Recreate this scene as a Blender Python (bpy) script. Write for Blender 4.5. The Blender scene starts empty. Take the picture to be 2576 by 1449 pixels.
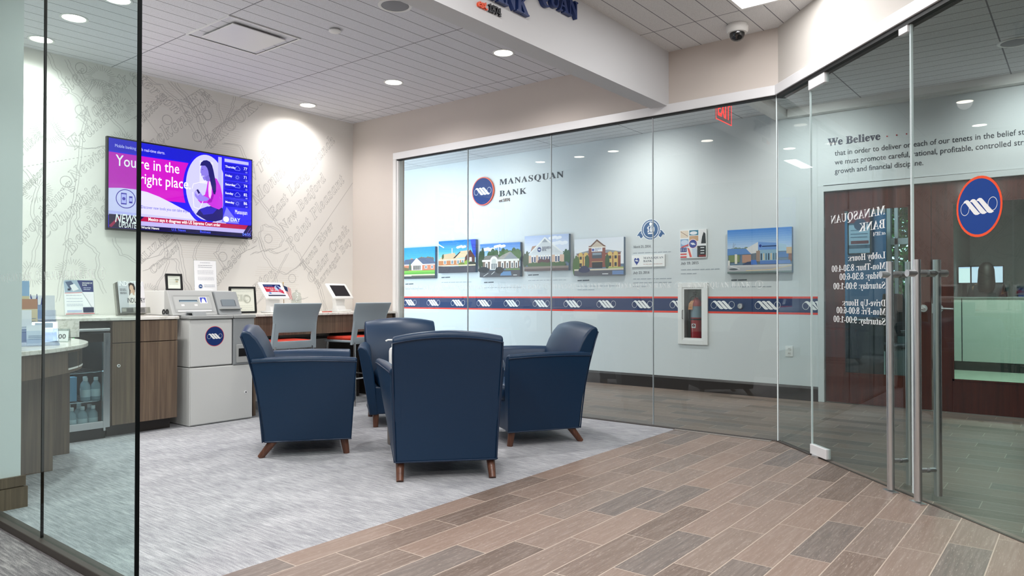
import bpy, bmesh, math, random
from mathutils import Vector, Matrix
PI = math.pi
S = bpy.context.scene
COL = bpy.context.collection
rnd = random.Random(7)

# ------------------------------------------------------------------ camera, world, exposure
cd = bpy.data.cameras.new('camera'); cam = bpy.data.objects.new('camera', cd); COL.objects.link(cam)
cd.sensor_width = 36.0; cd.lens = 36.0 * 1829.0 / 2576.0; cd.clip_start = 0.05; cd.clip_end = 200
pitch = math.atan(20.5 / 1829.0); yaw = math.atan2(1447.0, 1829.0)
cam.location = (0, 0, 1.08)
cam.rotation_euler = (PI / 2 + pitch, 0, yaw - PI / 2)
S.camera = cam
w = bpy.data.worlds.new('world'); S.world = w; w.use_nodes = True
w.node_tree.nodes['Background'].inputs[0].default_value = (0.72, 0.86, 1.0, 1)
w.node_tree.nodes['Background'].inputs[1].default_value = 5.0
S.view_settings.view_transform = 'Standard'; S.view_settings.look = 'None'
S.view_settings.gamma = 1.0; S.view_settings.use_curve_mapping = False
S.view_settings.exposure = 0.0
S.cycles.transparent_max_bounces = 32
S.cycles.max_bounces = 9
S.cycles.sample_clamp_indirect = 6.0

# ------------------------------------------------------------------ materials
MATS = {}
def srgb(h):
    h = h.lstrip('#'); c = [int(h[i:i+2], 16) / 255 for i in (0, 2, 4)]
    return tuple((x / 12.92 if x <= 0.04045 else ((x + 0.055) / 1.055) ** 2.4) for x in c) + (1,)
def mat(name, color='#808080', rough=0.5, metal=0.0, emit=0.0, coat=0.0, spec=0.5, bump=0.0, bscale=200.0):
    if name in MATS: return MATS[name]
    m = bpy.data.materials.new(name); m.use_nodes = True; nt = m.node_tree
    b = nt.nodes['Principled BSDF']; c = srgb(color) if isinstance(color, str) else color
    b.inputs['Base Color'].default_value = c; b.inputs['Roughness'].default_value = rough
    b.inputs['Metallic'].default_value = metal; b.inputs['Coat Weight'].default_value = coat
    b.inputs['Specular IOR Level'].default_value = spec
    if emit:
        b.inputs['Emission Color'].default_value = c; b.inputs['Emission Strength'].default_value = emit
    if bump:
        tc = nt.nodes.new('ShaderNodeTexCoord'); n = nt.nodes.new('ShaderNodeTexNoise'); n.inputs['Scale'].default_value = bscale
        bp = nt.nodes.new('ShaderNodeBump'); bp.inputs['Strength'].default_value = bump; bp.inputs['Distance'].default_value = 0.002
        nt.links.new(tc.outputs['Object'], n.inputs['Vector']); nt.links.new(n.outputs['Fac'], bp.inputs['Height'])
        nt.links.new(bp.outputs['Normal'], b.inputs['Normal'])
    MATS[name] = m; return m
def ink(color, emit=0.0, rough=0.5):
    m = mat('ink_%s_%g' % (color.lstrip('#'), emit), color, rough, emit=emit, spec=0.05 if emit else 0.3)
    if emit: m.node_tree.nodes['Principled BSDF'].inputs['Base Color'].default_value = (.01, .01, .01, 1)
    return m
class NT:
    """small helper to write node graphs"""
    def __init__(s, m): s.nt = m.node_tree; s.N = s.nt.nodes; s.L = s.nt.links
    def n(s, t, **kw):
        x = s.N.new(t)
        for k, v in kw.items(): setattr(x, k, v)
        return x
    def put(s, sock, v):
        if hasattr(v, 'is_linked') or isinstance(v, bpy.types.NodeSocket): s.L.new(v, sock)
        else: sock.default_value = v
    def math(s, op, a, b=0.0, c=None, clamp=False):
        x = s.n('ShaderNodeMath', operation=op); x.use_clamp = clamp
        s.put(x.inputs[0], a); s.put(x.inputs[1], b)
        if c is not None: s.put(x.inputs[2], c)
        return x.outputs[0]
    def mix(s, f, a, b, blend='MIX'):
        x = s.n('ShaderNodeMix', data_type='RGBA', blend_type=blend)
        s.put(x.inputs[0], f); s.put(x.inputs[6], a); s.put(x.inputs[7], b); return x.outputs[2]
    def ramp(s, f, stops):
        x = s.n('ShaderNodeValToRGB'); el = x.color_ramp.elements
        while len(el) < len(stops): el.new(0.5)
        for e, (p, c) in zip(el, stops): e.position = p; e.color = srgb(c) if isinstance(c, str) else c
        s.put(x.inputs[0], f); return x.outputs[0]
    def xyz(s, coord='Object'):
        tc = s.n('ShaderNodeTexCoord'); sp = s.n('ShaderNodeSeparateXYZ'); s.L.new(tc.outputs[coord], sp.inputs[0]); return sp.outputs
    def vec(s, x, y, z=0.0):
        c = s.n('ShaderNodeCombineXYZ'); s.put(c.inputs[0], x); s.put(c.inputs[1], y); s.put(c.inputs[2], z); return c.outputs[0]
    def noise(s, v, scale=5.0, detail=3.0, rough=0.5):
        x = s.n('ShaderNodeTexNoise'); s.put(x.inputs['Vector'], v); x.inputs['Scale'].default_value = scale
        x.inputs['Detail'].default_value = detail; x.inputs['Roughness'].default_value = rough; return x.outputs['Fac']
    def white(s, v):
        x = s.n('ShaderNodeTexWhiteNoise', noise_dimensions='3D'); s.put(x.inputs['Vector'], v); return x.outputs['Value']
def newmat(name):
    m = bpy.data.materials.new(name); m.use_nodes = True; MATS[name] = m
    return m, NT(m), m.node_tree.nodes['Principled BSDF']

def glass(name, tint, refl=1.0):
    """clear architectural glass: tinted transparency plus a Schlick mirror reflection"""
    if name in MATS: return MATS[name]
    m, g, b = newmat(name); g.N.remove(b)
    ge = g.n('ShaderNodeNewGeometry'); d = g.n('ShaderNodeVectorMath', operation='DOT_PRODUCT')
    g.L.new(ge.outputs['Incoming'], d.inputs[0]); g.L.new(ge.outputs['Normal'], d.inputs[1])
    c = g.math('ABSOLUTE', d.outputs['Value'])
    f = g.math('POWER', g.math('SUBTRACT', 1.0, c), 5.0)
    f = g.math('MULTIPLY_ADD', f, 1.2 * refl, 0.07 * refl, clamp=True)
    f = g.math('MULTIPLY', f, g.math('SUBTRACT', 1.0, ge.outputs['Backfacing']))
    t = g.n('ShaderNodeBsdfTransparent'); t.inputs[0].default_value = srgb(tint)
    r = g.n('ShaderNodeBsdfGlossy'); r.inputs['Roughness'].default_value = 0.0
    mx = g.n('ShaderNodeMixShader'); g.L.new(f, mx.inputs[0]); g.L.new(t.outputs[0], mx.inputs[1]); g.L.new(r.outputs[0], mx.inputs[2])
    g.L.new(mx.outputs[0], g.N['Material Output'].inputs[0]); return m
def film(name, color, alpha):
    if name in MATS: return MATS[name]
    m = mat(name, color, 0.6); m.node_tree.nodes['Principled BSDF'].inputs['Alpha'].default_value = alpha; return m

def plank_mat(name, along, w=0.167, L=0.5825, step=0.194, o_row=2.657, o_joint=1.756):
    """wood look porcelain planks laid with a third-length stagger; along = 'X' or 'Y'"""
    m, g, b = newmat(name); X, Y, Z = g.xyz()
    if along == 'X': lo, ro = X, Y
    else: lo, ro = Y, X
    rr = g.math('DIVIDE', g.math('SUBTRACT', o_row, ro), w); row = g.math('FLOOR', rr); fr = g.math('SUBTRACT', rr, row)
    ll = g.math('DIVIDE', g.math('SUBTRACT', g.math('SUBTRACT', lo, o_joint), g.math('MULTIPLY', row, step)), L)
    cl = g.math('FLOOR', ll); fl = g.math('SUBTRACT', ll, cl)
    rv = g.white(g.vec(row, cl, 3.0))
    g1 = g.math('LESS_THAN', g.math('MINIMUM', fr, g.math('SUBTRACT', 1.0, fr)), 0.0135)
    g2 = g.math('LESS_THAN', g.math('MINIMUM', fl, g.math('SUBTRACT', 1.0, fl)), 0.0036)
    gr = g.math('MAXIMUM', g1, g2)
    sv = g.vec(g.math('MULTIPLY', lo, 3.0), g.math('MULTIPLY', ro, 46.0), g.math('MULTIPLY', rv, 50.0))
    st = g.noise(sv, 1.6, 5.0, 0.6)
    bl = g.noise(g.vec(lo, ro, rv), 2.2, 2.0)
    fleck = g.noise(g.vec(g.math('MULTIPLY', lo, 14.0), g.math('MULTIPLY', ro, 110.0), rv), 2.0, 2.0)
    base = g.ramp(rv, [(0.0, '#57493f'), (0.14, '#6e5e53'), (0.4, '#8b786c'), (0.62, '#8d7769'), (0.8, '#7c7067'), (0.9, '#665f5a'), (1.0, '#5a5654')])
    c = g.mix(g.math('MULTIPLY', st, 0.6), base, g.ramp(st, [(0.3, '#5f524b'), (0.5, '#87766d'), (0.72, '#ab9e96')]))
    c = g.mix(g.math('MULTIPLY', bl, 0.18), c, srgb('#90827a'))
    c = g.mix(g.ramp(fleck, [(0.6, (0, 0, 0, 1)), (0.74, (0.4, 0.4, 0.4, 1))]), c, srgb('#c9bdb0'))
    c = g.mix(gr, c, srgb('#b9aa9c'))
    g.L.new(c, b.inputs['Base Color'])
    b.inputs['Roughness'].default_value = 0.42; b.inputs['Specular IOR Level'].default_value = 0.45
    bp = g.n('ShaderNodeBump'); bp.inputs['Strength'].default_value = 0.25; bp.inputs['Distance'].default_value = 0.003
    g.L.new(g.math('SUBTRACT', g.math('MULTIPLY', st, 0.4), gr), bp.inputs['Height']); g.L.new(bp.outputs[0], b.inputs['Normal'])
    return m
def carpet_mat(name, lo='#76787e', hi='#c4c5c8', mid='#a0a1a5'):
    m, g, b = newmat(name); X, Y, Z = g.xyz()
    a = g.noise(g.vec(g.math('MULTIPLY', X, 95.0), g.math('MULTIPLY', Y, 7.0)), 1.0, 3.0, 0.7)
    f = g.noise(g.vec(X, Y, Z), 260.0, 2.0)
    big = g.noise(g.vec(g.math('MULTIPLY', X, 1.5), g.math('MULTIPLY', Y, 2.6)), 1.6, 3.0)
    v = g.math('ADD', g.math('MULTIPLY', a, 0.62), g.math('MULTIPLY', f, 0.38))
    v = g.math('ADD', v, g.math('MULTIPLY', g.math('SUBTRACT', big, 0.5), 0.22))
    c = g.ramp(v, [(0.3, lo), (0.5, mid), (0.68, hi)])
    g.L.new(c, b.inputs['Base Color']); b.inputs['Roughness'].default_value = 0.95; b.inputs['Specular IOR Level'].default_value = 0.1
    bp = g.n('ShaderNodeBump'); bp.inputs['Strength'].default_value = 0.5; bp.inputs['Distance'].default_value = 0.004
    g.L.new(v, bp.inputs['Height']); g.L.new(bp.outputs[0], b.inputs['Normal']); return m
def ceiling_mat(name, x0, px, y0, py, col='#d6d5d6', score=0.0035):
    """lay-in acoustic tiles: grid lines at x0 + k*px and scored lines at y0 + k*py"""
    m, g, b = newmat(name); X, Y, Z = g.xyz()
    def line(c, o, p, hw):
        f = g.math('FRACT', g.math('DIVIDE', g.math('SUBTRACT', c, o - 50 * p), p))
        return g.math('LESS_THAN', g.math('MULTIPLY', g.math('MINIMUM', f, g.math('SUBTRACT', 1.0, f)), p), hw)
    l = g.math('MAXIMUM', line(X, x0, px, 0.004), line(Y, y0, py, score))
    sp = g.noise(g.vec(X, Y, Z), 420.0, 2.0)
    c = g.mix(g.ramp(sp, [(0.35, (0, 0, 0, 1)), (0.65, (1, 1, 1, 1))]), srgb('#c6c5c6'), srgb(col))
    c = g.mix(l, c, srgb('#84848a'))
    g.L.new(c, b.inputs['Base Color']); b.inputs['Roughness'].default_value = 0.9; b.inputs['Specular IOR Level'].default_value = 0.1
    bp = g.n('ShaderNodeBump'); bp.inputs['Strength'].default_value = 0.5; bp.inputs['Distance'].default_value = 0.004
    bp.invert = True
    g.L.new(l, bp.inputs['Height']); g.L.new(bp.outputs[0], b.inputs['Normal']); return m
def wood_mat(name, c1, c2, c3, rough=0.45, axis='Z', sc=60.0, coat=0.0):
    m, g, b = newmat(name); X, Y, Z = g.xyz()
    if axis == 'Z': v = g.vec(g.math('MULTIPLY', X, sc), g.math('MULTIPLY', Y, sc), g.math('MULTIPLY', Z, 1.6))
    else: v = g.vec(g.math('MULTIPLY', X, 1.6), g.math('MULTIPLY', Y, sc), g.math('MULTIPLY', Z, sc))
    n = g.noise(v, 1.0, 4.0, 0.6)
    g.L.new(g.ramp(n, [(0.3, c1), (0.5, c2), (0.7, c3)]), b.inputs['Base Color'])
    b.inputs['Roughness'].default_value = rough; b.inputs['Coat Weight'].default_value = coat; b.inputs['Coat Roughness'].default_value = 0.08
    return m
def quartz_mat():
    m, g, b = newmat('white_quartz'); X, Y, Z = g.xyz(); v = g.vec(X, Y, Z)
    n = g.noise(v, 9.0, 8.0, 0.62); k = g.math('ABSOLUTE', g.math('SUBTRACT', n, 0.5))
    c = g.mix(g.ramp(k, [(0.0, (0.55, 0.55, 0.55, 1)), (0.035, (0, 0, 0, 1))]), srgb('#e6e3dc'), srgb('#b0ad9f'))
    g.L.new(c, b.inputs['Base Color']); b.inputs['Roughness'].default_value = 0.15; return m
def brushed(name, col='#d6d8da', rough=0.32):
    m, g, b = newmat(name); X, Y, Z = g.xyz()
    n = g.noise(g.vec(g.math('MULTIPLY', X, 300.0), g.math('MULTIPLY', Y, 300.0), g.math('MULTIPLY', Z, 3.0)), 1.0, 2.0)
    b.inputs['Base Color'].default_value = srgb(col); b.inputs['Metallic'].default_value = 1.0
    g.L.new(g.math('MULTIPLY_ADD', n, 0.2, rough - 0.1), b.inputs['Roughness']); return m

M_tileX = plank_mat('plank_tile_lobby', 'X')
M_tileY = plank_mat('plank_tile_corridor', 'Y', 0.1625, 0.60, 0.2, 7.80, 1.84)
M_carpet = carpet_mat('carpet_grey')
M_carpet2 = carpet_mat('carpet_side', '#4c4a4c', '#a9a6a3', '#777476')
M_ceil_room = ceiling_mat('ceiling_tile_room', 2.805, 1.225, 4.79, 0.153, '#f1f2fa')
M_ceil_lobby = ceiling_mat('ceiling_tile_lobby', 4.99, 1.22, 1.905, 0.1667, '#f4f4f2')
M_ceil_corr = ceiling_mat('ceiling_tile_corridor', 7.80, 0.153, 1.73, 1.22, '#eef0f2', 0.005)
M_mural = mat('mural_paper', '#e9e6e1', 0.75, spec=0.2, bump=0.05)
M_muralink = mat('mural_grey_ink', '#c0bdba', 0.8, spec=0.1)
M_muralink2 = mat('mural_beige_tone', '#e0dbd4', 0.8, spec=0.1)
M_beige = mat('paint_warm_beige', '#d3cac3', 0.7, spec=0.2, bump=0.04)
M_lobbywall = mat('paint_pale_greige', '#d0cbc5', 0.7, spec=0.2, bump=0.04)
M_beam = mat('paint_beam_grey', '#d4d5d8', 0.7, spec=0.2)
M_corr = mat('paint_cool_white', '#d5dadb', 0.6, spec=0.3, bump=0.03)
M_white = mat('white_enamel', '#e9e9e7', 0.35)
M_whitematte = mat('white_matte', '#e4e3e0', 0.7)
M_alu = mat('satin_aluminium', '#ececee', 0.4, 0.15)
M_steel = brushed('brushed_steel')
M_chrome = mat('chrome', '#d8d9db', 0.12, 1.0)
M_black = mat('black_plastic', '#0d0e10', 0.4)
M_gasket = mat('black_gasket', '#141617', 0.6)
M_bronze = mat('dark_bronze', '#4a443f', 0.5, 0.3)
M_base = mat('dark_brown_base', '#2b2522', 0.4)
M_glass = glass('clear_glass', '#f7faf9')
M_glassgreen = glass('green_tinted_glass', '#f1f8f7')
M_glassdoor = glass('door_lite_glass', '#e6f2ec', 1.4)
M_glassplain = glass('plain_glass', '#f6f8f8')
M_edge = mat('polished_glass_edge', '#e2eef0', 0.2, spec=0.6)
M_edgegrey = mat('silicone_joint', '#b9c2c8', 0.3, 0.3)
M_edgedark = mat('dark_glass_edge', '#04090a', 0.6, spec=0.08)
M_leather = mat('navy_leather', '#0e2c48', 0.38, spec=0.38, bump=0.12, bscale=320.0)
M_piping = mat('navy_piping', '#122842', 0.4)
M_leg = wood_mat('walnut_leg', '#4a2c20', '#5d3a2b', '#6e4836', 0.35)
M_cab = wood_mat('walnut_laminate', '#55463a', '#655547', '#786654', 0.45)
M_mahog = wood_mat('mahogany', '#40180f', '#4f1f15', '#5c271b', 0.28, coat=0.35, sc=30.0)
M_quartz = quartz_mat()
M_stool = mat('grey_stool_plastic', '#98a3aa', 0.4)
M_red = mat('red_seat_fabric', '#c2351f', 0.85)
M_grey1 = mat('machine_pale_grey', '#cbccca', 0.45)
M_grey2 = mat('machine_mid_grey', '#8d9193', 0.45)
M_grey3 = mat('machine_light_grey', '#9fa1a0', 0.4)
M_grey4 = mat('machine_dark_grey', '#6f7172', 0.45)
M_navy = mat('sign_navy', '#14306b', 0.35)
M_orange = mat('sign_orange_red', '#ee5a34', 0.4)

# ------------------------------------------------------------------ object helpers
def tag(o, label=None, cat=None, group=None, kind=None):
    if label: o['label'] = label
    if cat: o['category'] = cat
    if group: o['group'] = group
    if kind: o['kind'] = kind
    return o
def thing(name, label, cat, loc=(0, 0, 0), rz=0.0, group=None):
    o = bpy.data.objects.new(name, None); COL.objects.link(o); o.empty_display_size = 0.1
    o.location = loc; o.rotation_euler = (0, 0, rz); return tag(o, label, cat, group)
def copy_tree(o, parent=None):
    c = o.copy(); COL.objects.link(c)
    if parent: c.parent = parent
    for ch in list(o.children): copy_tree(ch, c)
    return c
def link(name, me, parent=None, loc=(0, 0, 0), rz=0.0):
    o = bpy.data.objects.new(name, me); COL.objects.link(o); o.location = loc; o.rotation_euler = (0, 0, rz)
    if parent: o.parent = parent
    return o
class MB:
    def __init__(s): s.bm = bmesh.new(); s.mi = 0
    def _f(s, vs):
        try:
            f = s.bm.faces.new(vs); f.material_index = s.mi; return f
        except ValueError: return None
    def box(s, x0, x1, y0, y1, z0, z1):
        x0, x1 = min(x0, x1), max(x0, x1); y0, y1 = min(y0, y1), max(y0, y1); z0, z1 = min(z0, z1), max(z0, z1)
        v = [s.bm.verts.new(p) for p in ((x0,y0,z0),(x1,y0,z0),(x1,y1,z0),(x0,y1,z0),(x0,y0,z1),(x1,y0,z1),(x1,y1,z1),(x0,y1,z1))]
        for f in ((3,2,1,0),(4,5,6,7),(0,1,5,4),(1,2,6,5),(2,3,7,6),(3,0,4,7)): s._f([v[i] for i in f])
        return s
    def loft(s, loops, caps=True, closed=True):
        R = [[s.bm.verts.new(p) for p in lp] for lp in loops]; n = len(R[0])
        for a, b in zip(R, R[1:]):
            for i in range(n if closed else n - 1):
                j = (i + 1) % n; s._f([a[i], a[j], b[j], b[i]])
        if caps: s._f(R[0][::-1]); s._f(R[-1])
        return s
    def prism(s, pts, axis, a, b):
        """extrude a 2D outline along axis from a to b; 'X': pts=(y,z) 'Y': (x,z) 'Z': (x,y)"""
        def P(p, t): return (t, p[0], p[1]) if axis == 'X' else (p[0], t, p[1]) if axis == 'Y' else (p[0], p[1], t)
        return s.loft([[P(p, a) for p in pts], [P(p, b) for p in pts]])
    def cyl(s, p0, p1, r0, r1=None, n=20):
        r1 = r0 if r1 is None else r1; p0 = Vector(p0); p1 = Vector(p1); d = (p1 - p0).normalized()
        u = d.orthogonal().normalized(); v = d.cross(u)
        L = [[p + (u * math.cos(2*PI*i/n) + v * math.sin(2*PI*i/n)) * r for i in range(n)] for p, r in ((p0, r0), (p1, r1))]
        return s.loft(L)
    def lathe(s, prof, c=(0, 0, 0), n=28, caps=True):
        return s.loft([[(c[0] + r*math.cos(2*PI*i/n), c[1] + r*math.sin(2*PI*i/n), c[2] + z) for i in range(n)] for r, z in prof], caps)
    def tube(s, pts, r, n=10, closed=False):
        P = [Vector(p) for p in pts]; L = []; up = None
        for i, p in enumerate(P):
            a = P[i-1] if (i or closed) else P[i]; b = P[(i+1) % len(P)] if (i < len(P)-1 or closed) else P[i]
            d = (b - a).normalized()
            u = d.orthogonal().normalized() if up is None else (up - d * up.dot(d)).normalized()
            up = u; v = d.cross(u)
            L.append([p + (u*math.cos(2*PI*k/n) + v*math.sin(2*PI*k/n)) * r for k in range(n)])
        if closed: L.append(L[0])
        return s.loft(L, caps=not closed)
    def quad(s, *p): s._f([s.bm.verts.new(q) for q in p]); return s
    def rbox(s, x0, x1, y0, y1, z0, z1, r=0.03, n=4):
        """box rounded on all edges"""
        c = [(x1-r, y1-r, 0), (x0+r, y1-r, 90), (x0+r, y0+r, 180), (x1-r, y0+r, 270)]; L = []
        def ring(rr, z):
            return [(cx + rr*math.cos(math.radians(a0 + 90*k/n)), cy + rr*math.sin(math.radians(a0 + 90*k/n)), z) for cx, cy, a0 in c for k in range(n+1)]
        for k in range(n+1): t = PI/2*k/n; L.append(ring(r*math.sin(t), z0 + r - r*math.cos(t)))
        for k in range(n+1): t = PI/2*k/n; L.append(ring(r*math.cos(t), z1 - r + r*math.sin(t)))
        return s.loft(L)
    def done(s, name, m, parent=None, loc=(0, 0, 0), rz=0.0, smooth=None, bevel=0.0, seg=2, weld=True):
        if weld: bmesh.ops.remove_doubles(s.bm, verts=s.bm.verts, dist=1e-5)
        bmesh.ops.recalc_face_normals(s.bm, faces=s.bm.faces)
        me = bpy.data.meshes.new(name); s.bm.to_mesh(me); s.bm.free()
        for k in (m if isinstance(m, (list, tuple)) else [m]): me.materials.append(k)
        if smooth is not None:
            me.polygons.foreach_set('use_smooth', [True] * len(me.polygons))
            me.set_sharp_from_angle(angle=math.radians(smooth))
        o = link(name, me, parent, loc, rz)
        if bevel:
            b = o.modifiers.new('edge', 'BEVEL'); b.width = bevel; b.segments = seg; b.limit_method = 'ANGLE'; b.angle_limit = math.radians(40)
        return o
def box(name, m, x0, x1, y0, y1, z0, z1, parent=None, bevel=0.0, loc=(0,0,0), rz=0.0):
    return MB().box(x0, x1, y0, y1, z0, z1).done(name, m, parent, loc, rz, bevel=bevel)
def struct(o, label, cat): return tag(o, label, cat, kind='structure')

BOLD = dict([(chr(65+i), chr(0x1D400+i)) for i in range(26)] + [(chr(97+i), chr(0x1D41A+i)) for i in range(26)] + [(chr(48+i), chr(0x1D7CE+i)) for i in range(10)])
ITAL = dict([(chr(65+i), chr(0x1D468+i)) for i in range(26)] + [(chr(97+i), chr(0x1D482+i)) for i in range(26)] + [(chr(48+i), chr(0x1D7CE+i)) for i in range(10)])
def styled(t, st): return ''.join((BOLD if st == 'serif' else ITAL if st == 'ital' else {}).get(c, c) for c in t)
TXC = {}
def text_geo(t, st='sans', fill=True, extrude=0.0, spacing=1.0, bold=0.0, res=2):
    """returns (verts, faces, edges, width) of lettering of unit size"""
    key = (t, st, fill, extrude, spacing, bold)
    if key in TXC: return TXC[key]
    c = bpy.data.curves.new('t', 'FONT'); c.body = styled(t, st); c.size = 1.0; c.resolution_u = res
    c.fill_mode = 'BOTH' if fill else 'NONE'; c.extrude = extrude; c.space_character = spacing; c.offset = bold
    o = bpy.data.objects.new('t', c); COL.objects.link(o)
    dg = bpy.context.evaluated_depsgraph_get(); me = o.evaluated_get(dg).to_mesh()
    V = [tuple(v.co) for v in me.vertices]; F = [tuple(p.vertices) for p in me.polygons]; E = [tuple(e.vertices) for e in me.edges]
    o.evaluated_get(dg).to_mesh_clear(); bpy.data.objects.remove(o); bpy.data.curves.remove(c)
    x1 = max([v[0] for v in V] or [0]); TXC[key] = (V, F, E, x1); return TXC[key]

class Art:
    """flat printed artwork: layers of coloured outlines in local x (right), z (up), facing -y; one mesh"""
    def __init__(s, w, h, emit=0.0, gap=0.00012): s.w, s.h, s.e, s.g = w, h, emit, gap; s.V = []; s.F = []; s.MI = []; s.M = []; s.k = 0
    def _m(s, c):
        m = c if not isinstance(c, str) else ink(c, s.e)
        if m not in s.M: s.M.append(m)
        return s.M.index(m)
    def poly(s, c, *xy, unit=True):
        sx, sy = (s.w, s.h) if unit else (1, 1); s.k += 1; y = -s.g * s.k; b = len(s.V)
        n = len(xy) // 2
        s.V += [(xy[2*i] * sx, y, xy[2*i+1] * sy) for i in range(n)]
        s.F.append(tuple(range(b, b + n))); s.MI.append(s._m(c)); return s
    def rect(s, c, x0, y0, x1, y1): return s.poly(c, x0, y0, x1, y0, x1, y1, x0, y1)
    def ell(s, c, x, y, rx, ry=None, n=36, a0=0, a1=360):
        """ellipse, rx in widths, ry in heights (ry None = true circle)"""
        ry = rx * s.w / s.h if ry is None else ry; p = []
        for i in range(n + (0 if a1 - a0 == 360 else 1)):
            t = math.radians(a0 + (a1 - a0) * i / n); p += [x + rx * math.cos(t), y + ry * math.sin(t)]
        return s.poly(c, *p)
    def line(s, c, pts, wd):
        """polyline ribbon; pts in units, wd in metres"""
        P = [Vector((p[0] * s.w, p[1] * s.h)) for p in pts]; s.k += 1; y = -s.g * s.k; mi = s._m(c)
        for a, b in zip(P, P[1:]):
            d = b - a
            if d.length < 1e-6: continue
            n = Vector((-d.y, d.x)).normalized() * wd / 2; d = d.normalized() * wd * 0.2; a = a - d; b2 = b + d; i = len(s.V)
            s.V += [((q.x), y, (q.y)) for q in (a + n, a - n, b2 - n, b2 + n)]; s.F.append((i, i+1, i+2, i+3)); s.MI.append(mi)
        return s
    def ring(s, c, x, y, r, wd, n=32):
        return s.line(c, [(x + r * math.cos(2*PI*i/n), y + r * s.w / s.h * math.sin(2*PI*i/n)) for i in range(n+1)], wd)
    def text(s, c, t, x, y, size, st='sans', align='l', spacing=1.0, bold=0.0, mirror=False, width=None, ang=0.0, shear=0.0):
        """size in metres (line size); width = fit to this width in metres"""
        V, F, E, W = text_geo(t, st, True, 0, spacing, bold); s.k += 1; yy = -s.g * s.k; b = len(s.V); mi = s._m(c)
        kx = size if width is None else width / max(W, 1e-6); off = {'l': 0, 'c': -W / 2, 'r': -W}[align]; ca, sa = math.cos(ang), math.sin(ang)
        for v in V:
            px = (v[0] + off + shear * v[1]) * kx * (-1 if mirror else 1); pz = v[1] * size
            s.V.append((x * s.w + px * ca - pz * sa, yy, y * s.h + px * sa + pz * ca))
        for f in F: s.F.append(tuple(b + i for i in f)); s.MI.append(mi)
        return s
    def logo(s, x, y, r, ring='#ee5a34', disc='#14306b', white='#f4f4f4', rw=0.07):
        """round emblem: three slanted ribbons ending in thin loops; r in widths"""
        k = r; h = s.w / s.h
        if ring: s.ell(ring, x, y, k)
        if disc: s.ell(disc, x, y, k * (1 - rw) if ring else k)
        q = lambda px, py: (x + k * 1.08 * px, y + k * 1.08 * h * py)
        for i in (-1, 0, 1):
            cx = i * 0.27; p = []
            for px, py in ((cx-.355, .185), (cx-.30, .235), (cx-.23, .255), (cx-.15, .24), (cx-.09, .19), (cx+.27, -.17), (cx+.335, -.215), (cx+.24, -.25), (cx+.15, -.245), (cx+.08, -.21), (cx-.26, .16)): p += list(q(px, py))
            s.poly(white, *p)
        for sx in (-1, 1):
            s.line(white, [q(sx*.555 + .175*math.cos(2*PI*i/24), sx*.02 + .195*math.sin(2*PI*i/24)) for i in range(25)], max(r * s.w * 0.020, 0.0008))
        return s
    def done(s, name, parent=None, loc=(0, 0, 0), rz=0.0):
        me = bpy.data.meshes.new(name); me.from_pydata(s.V, [], s.F)
        for m in s.M: me.materials.append(m)
        me.polygons.foreach_set('material_index', s.MI); me.update()
        return link(name, me, parent, loc, rz)
def letters3d(name, t, m, size, depth, st='serif', parent=None, loc=(0, 0, 0), rz=0.0, spacing=1.0, width=None, bold=0.0):
    """solid raised lettering standing in local x/z, front at -y"""
    V, F, E, W = text_geo(t, st, True, 0.5, spacing, bold, 4); kx = size if width is None else width / W
    me = bpy.data.meshes.new(name); me.from_pydata([(v[0]*kx, -depth/2 - v[2]*depth, v[1]*size) for v in V], [], F); me.materials.append(m); me.update()
    return link(name, me, parent, loc, rz)

# ------------------------------------------------------------------ the setting
ZC, YM, XG, KX, KY = 3.09, 6.70, 5.48, 5.48, 1.80
ANG = math.radians(-135)
def ang_pt(s, off=0.0, z=0.0):
    """point on the slanted glass line, s metres from its corner post, off metres towards the lobby"""
    return (KX - 0.70711 * s - 0.70711 * off, KY - 0.70711 * s + 0.70711 * off, z)
def slab(name, m, pts, z0, z1, label, cat):
    return struct(MB().prism(pts, 'Z', z0, z1).done(name, m), label, cat)
slab('floor', M_carpet, [(1.215, 2.63), (5.5, 2.63), (5.5, YM + .05), (1.215, YM + .05)], -0.05, 0.0, 'pale grey streaked carpet under the armchairs', 'floor')
slab('floor', M_carpet2, [(-6, 2.63), (1.215, 2.63), (1.215, YM + .05), (-6, YM + .05)], -0.05, 0.0, 'darker grey carpet outside the bronze floor channel', 'floor')
slab('floor', M_tileX, [(-6, -6), (-2.32, -6), (KX, KY), (5.5, 1.82), (5.5, 2.63), (-6, 2.63)], -0.05, 0.0, 'brown wood look plank tile in front of the glass doors', 'floor')
slab('floor', M_tileY, [(-2.32, -6), (7.86, -6), (7.86, 10), (5.5, 10), (5.5, 1.82), (KX, KY)], -0.05, 0.0, 'plank tile of the corridor behind the glass', 'floor')
slab('ceiling', M_ceil_room, [(1.215, 2.84), (5.5, 2.84), (5.5, YM + .05), (1.215, YM + .05)], ZC, ZC + 0.05, 'scored white ceiling tiles over the armchairs', 'ceiling')
slab('ceiling', M_ceil_lobby, [(-6, -6), (-2.32, -6), (KX, KY), (5.5, 1.82), (5.5, 2.69), (1.2, 2.69), (1.2, YM + .05), (-6, YM + .05)], ZC, ZC + 0.05, 'white ceiling tiles around the dome camera', 'ceiling')
slab('ceiling', M_ceil_corr, [(-2.2, -6), (7.9, -6), (7.9, 10), (5.6, 10), (5.6, 1.76), (5.5, 1.66)], 3.03, 3.08, 'ceiling tiles of the corridor behind the glass', 'ceiling')
wb = struct(box('wall_back', M_mural, 1.2, 5.6, YM, YM + .12, 0, ZC + .05), 'wall covered by an old map mural behind the television', 'wall')
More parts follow.
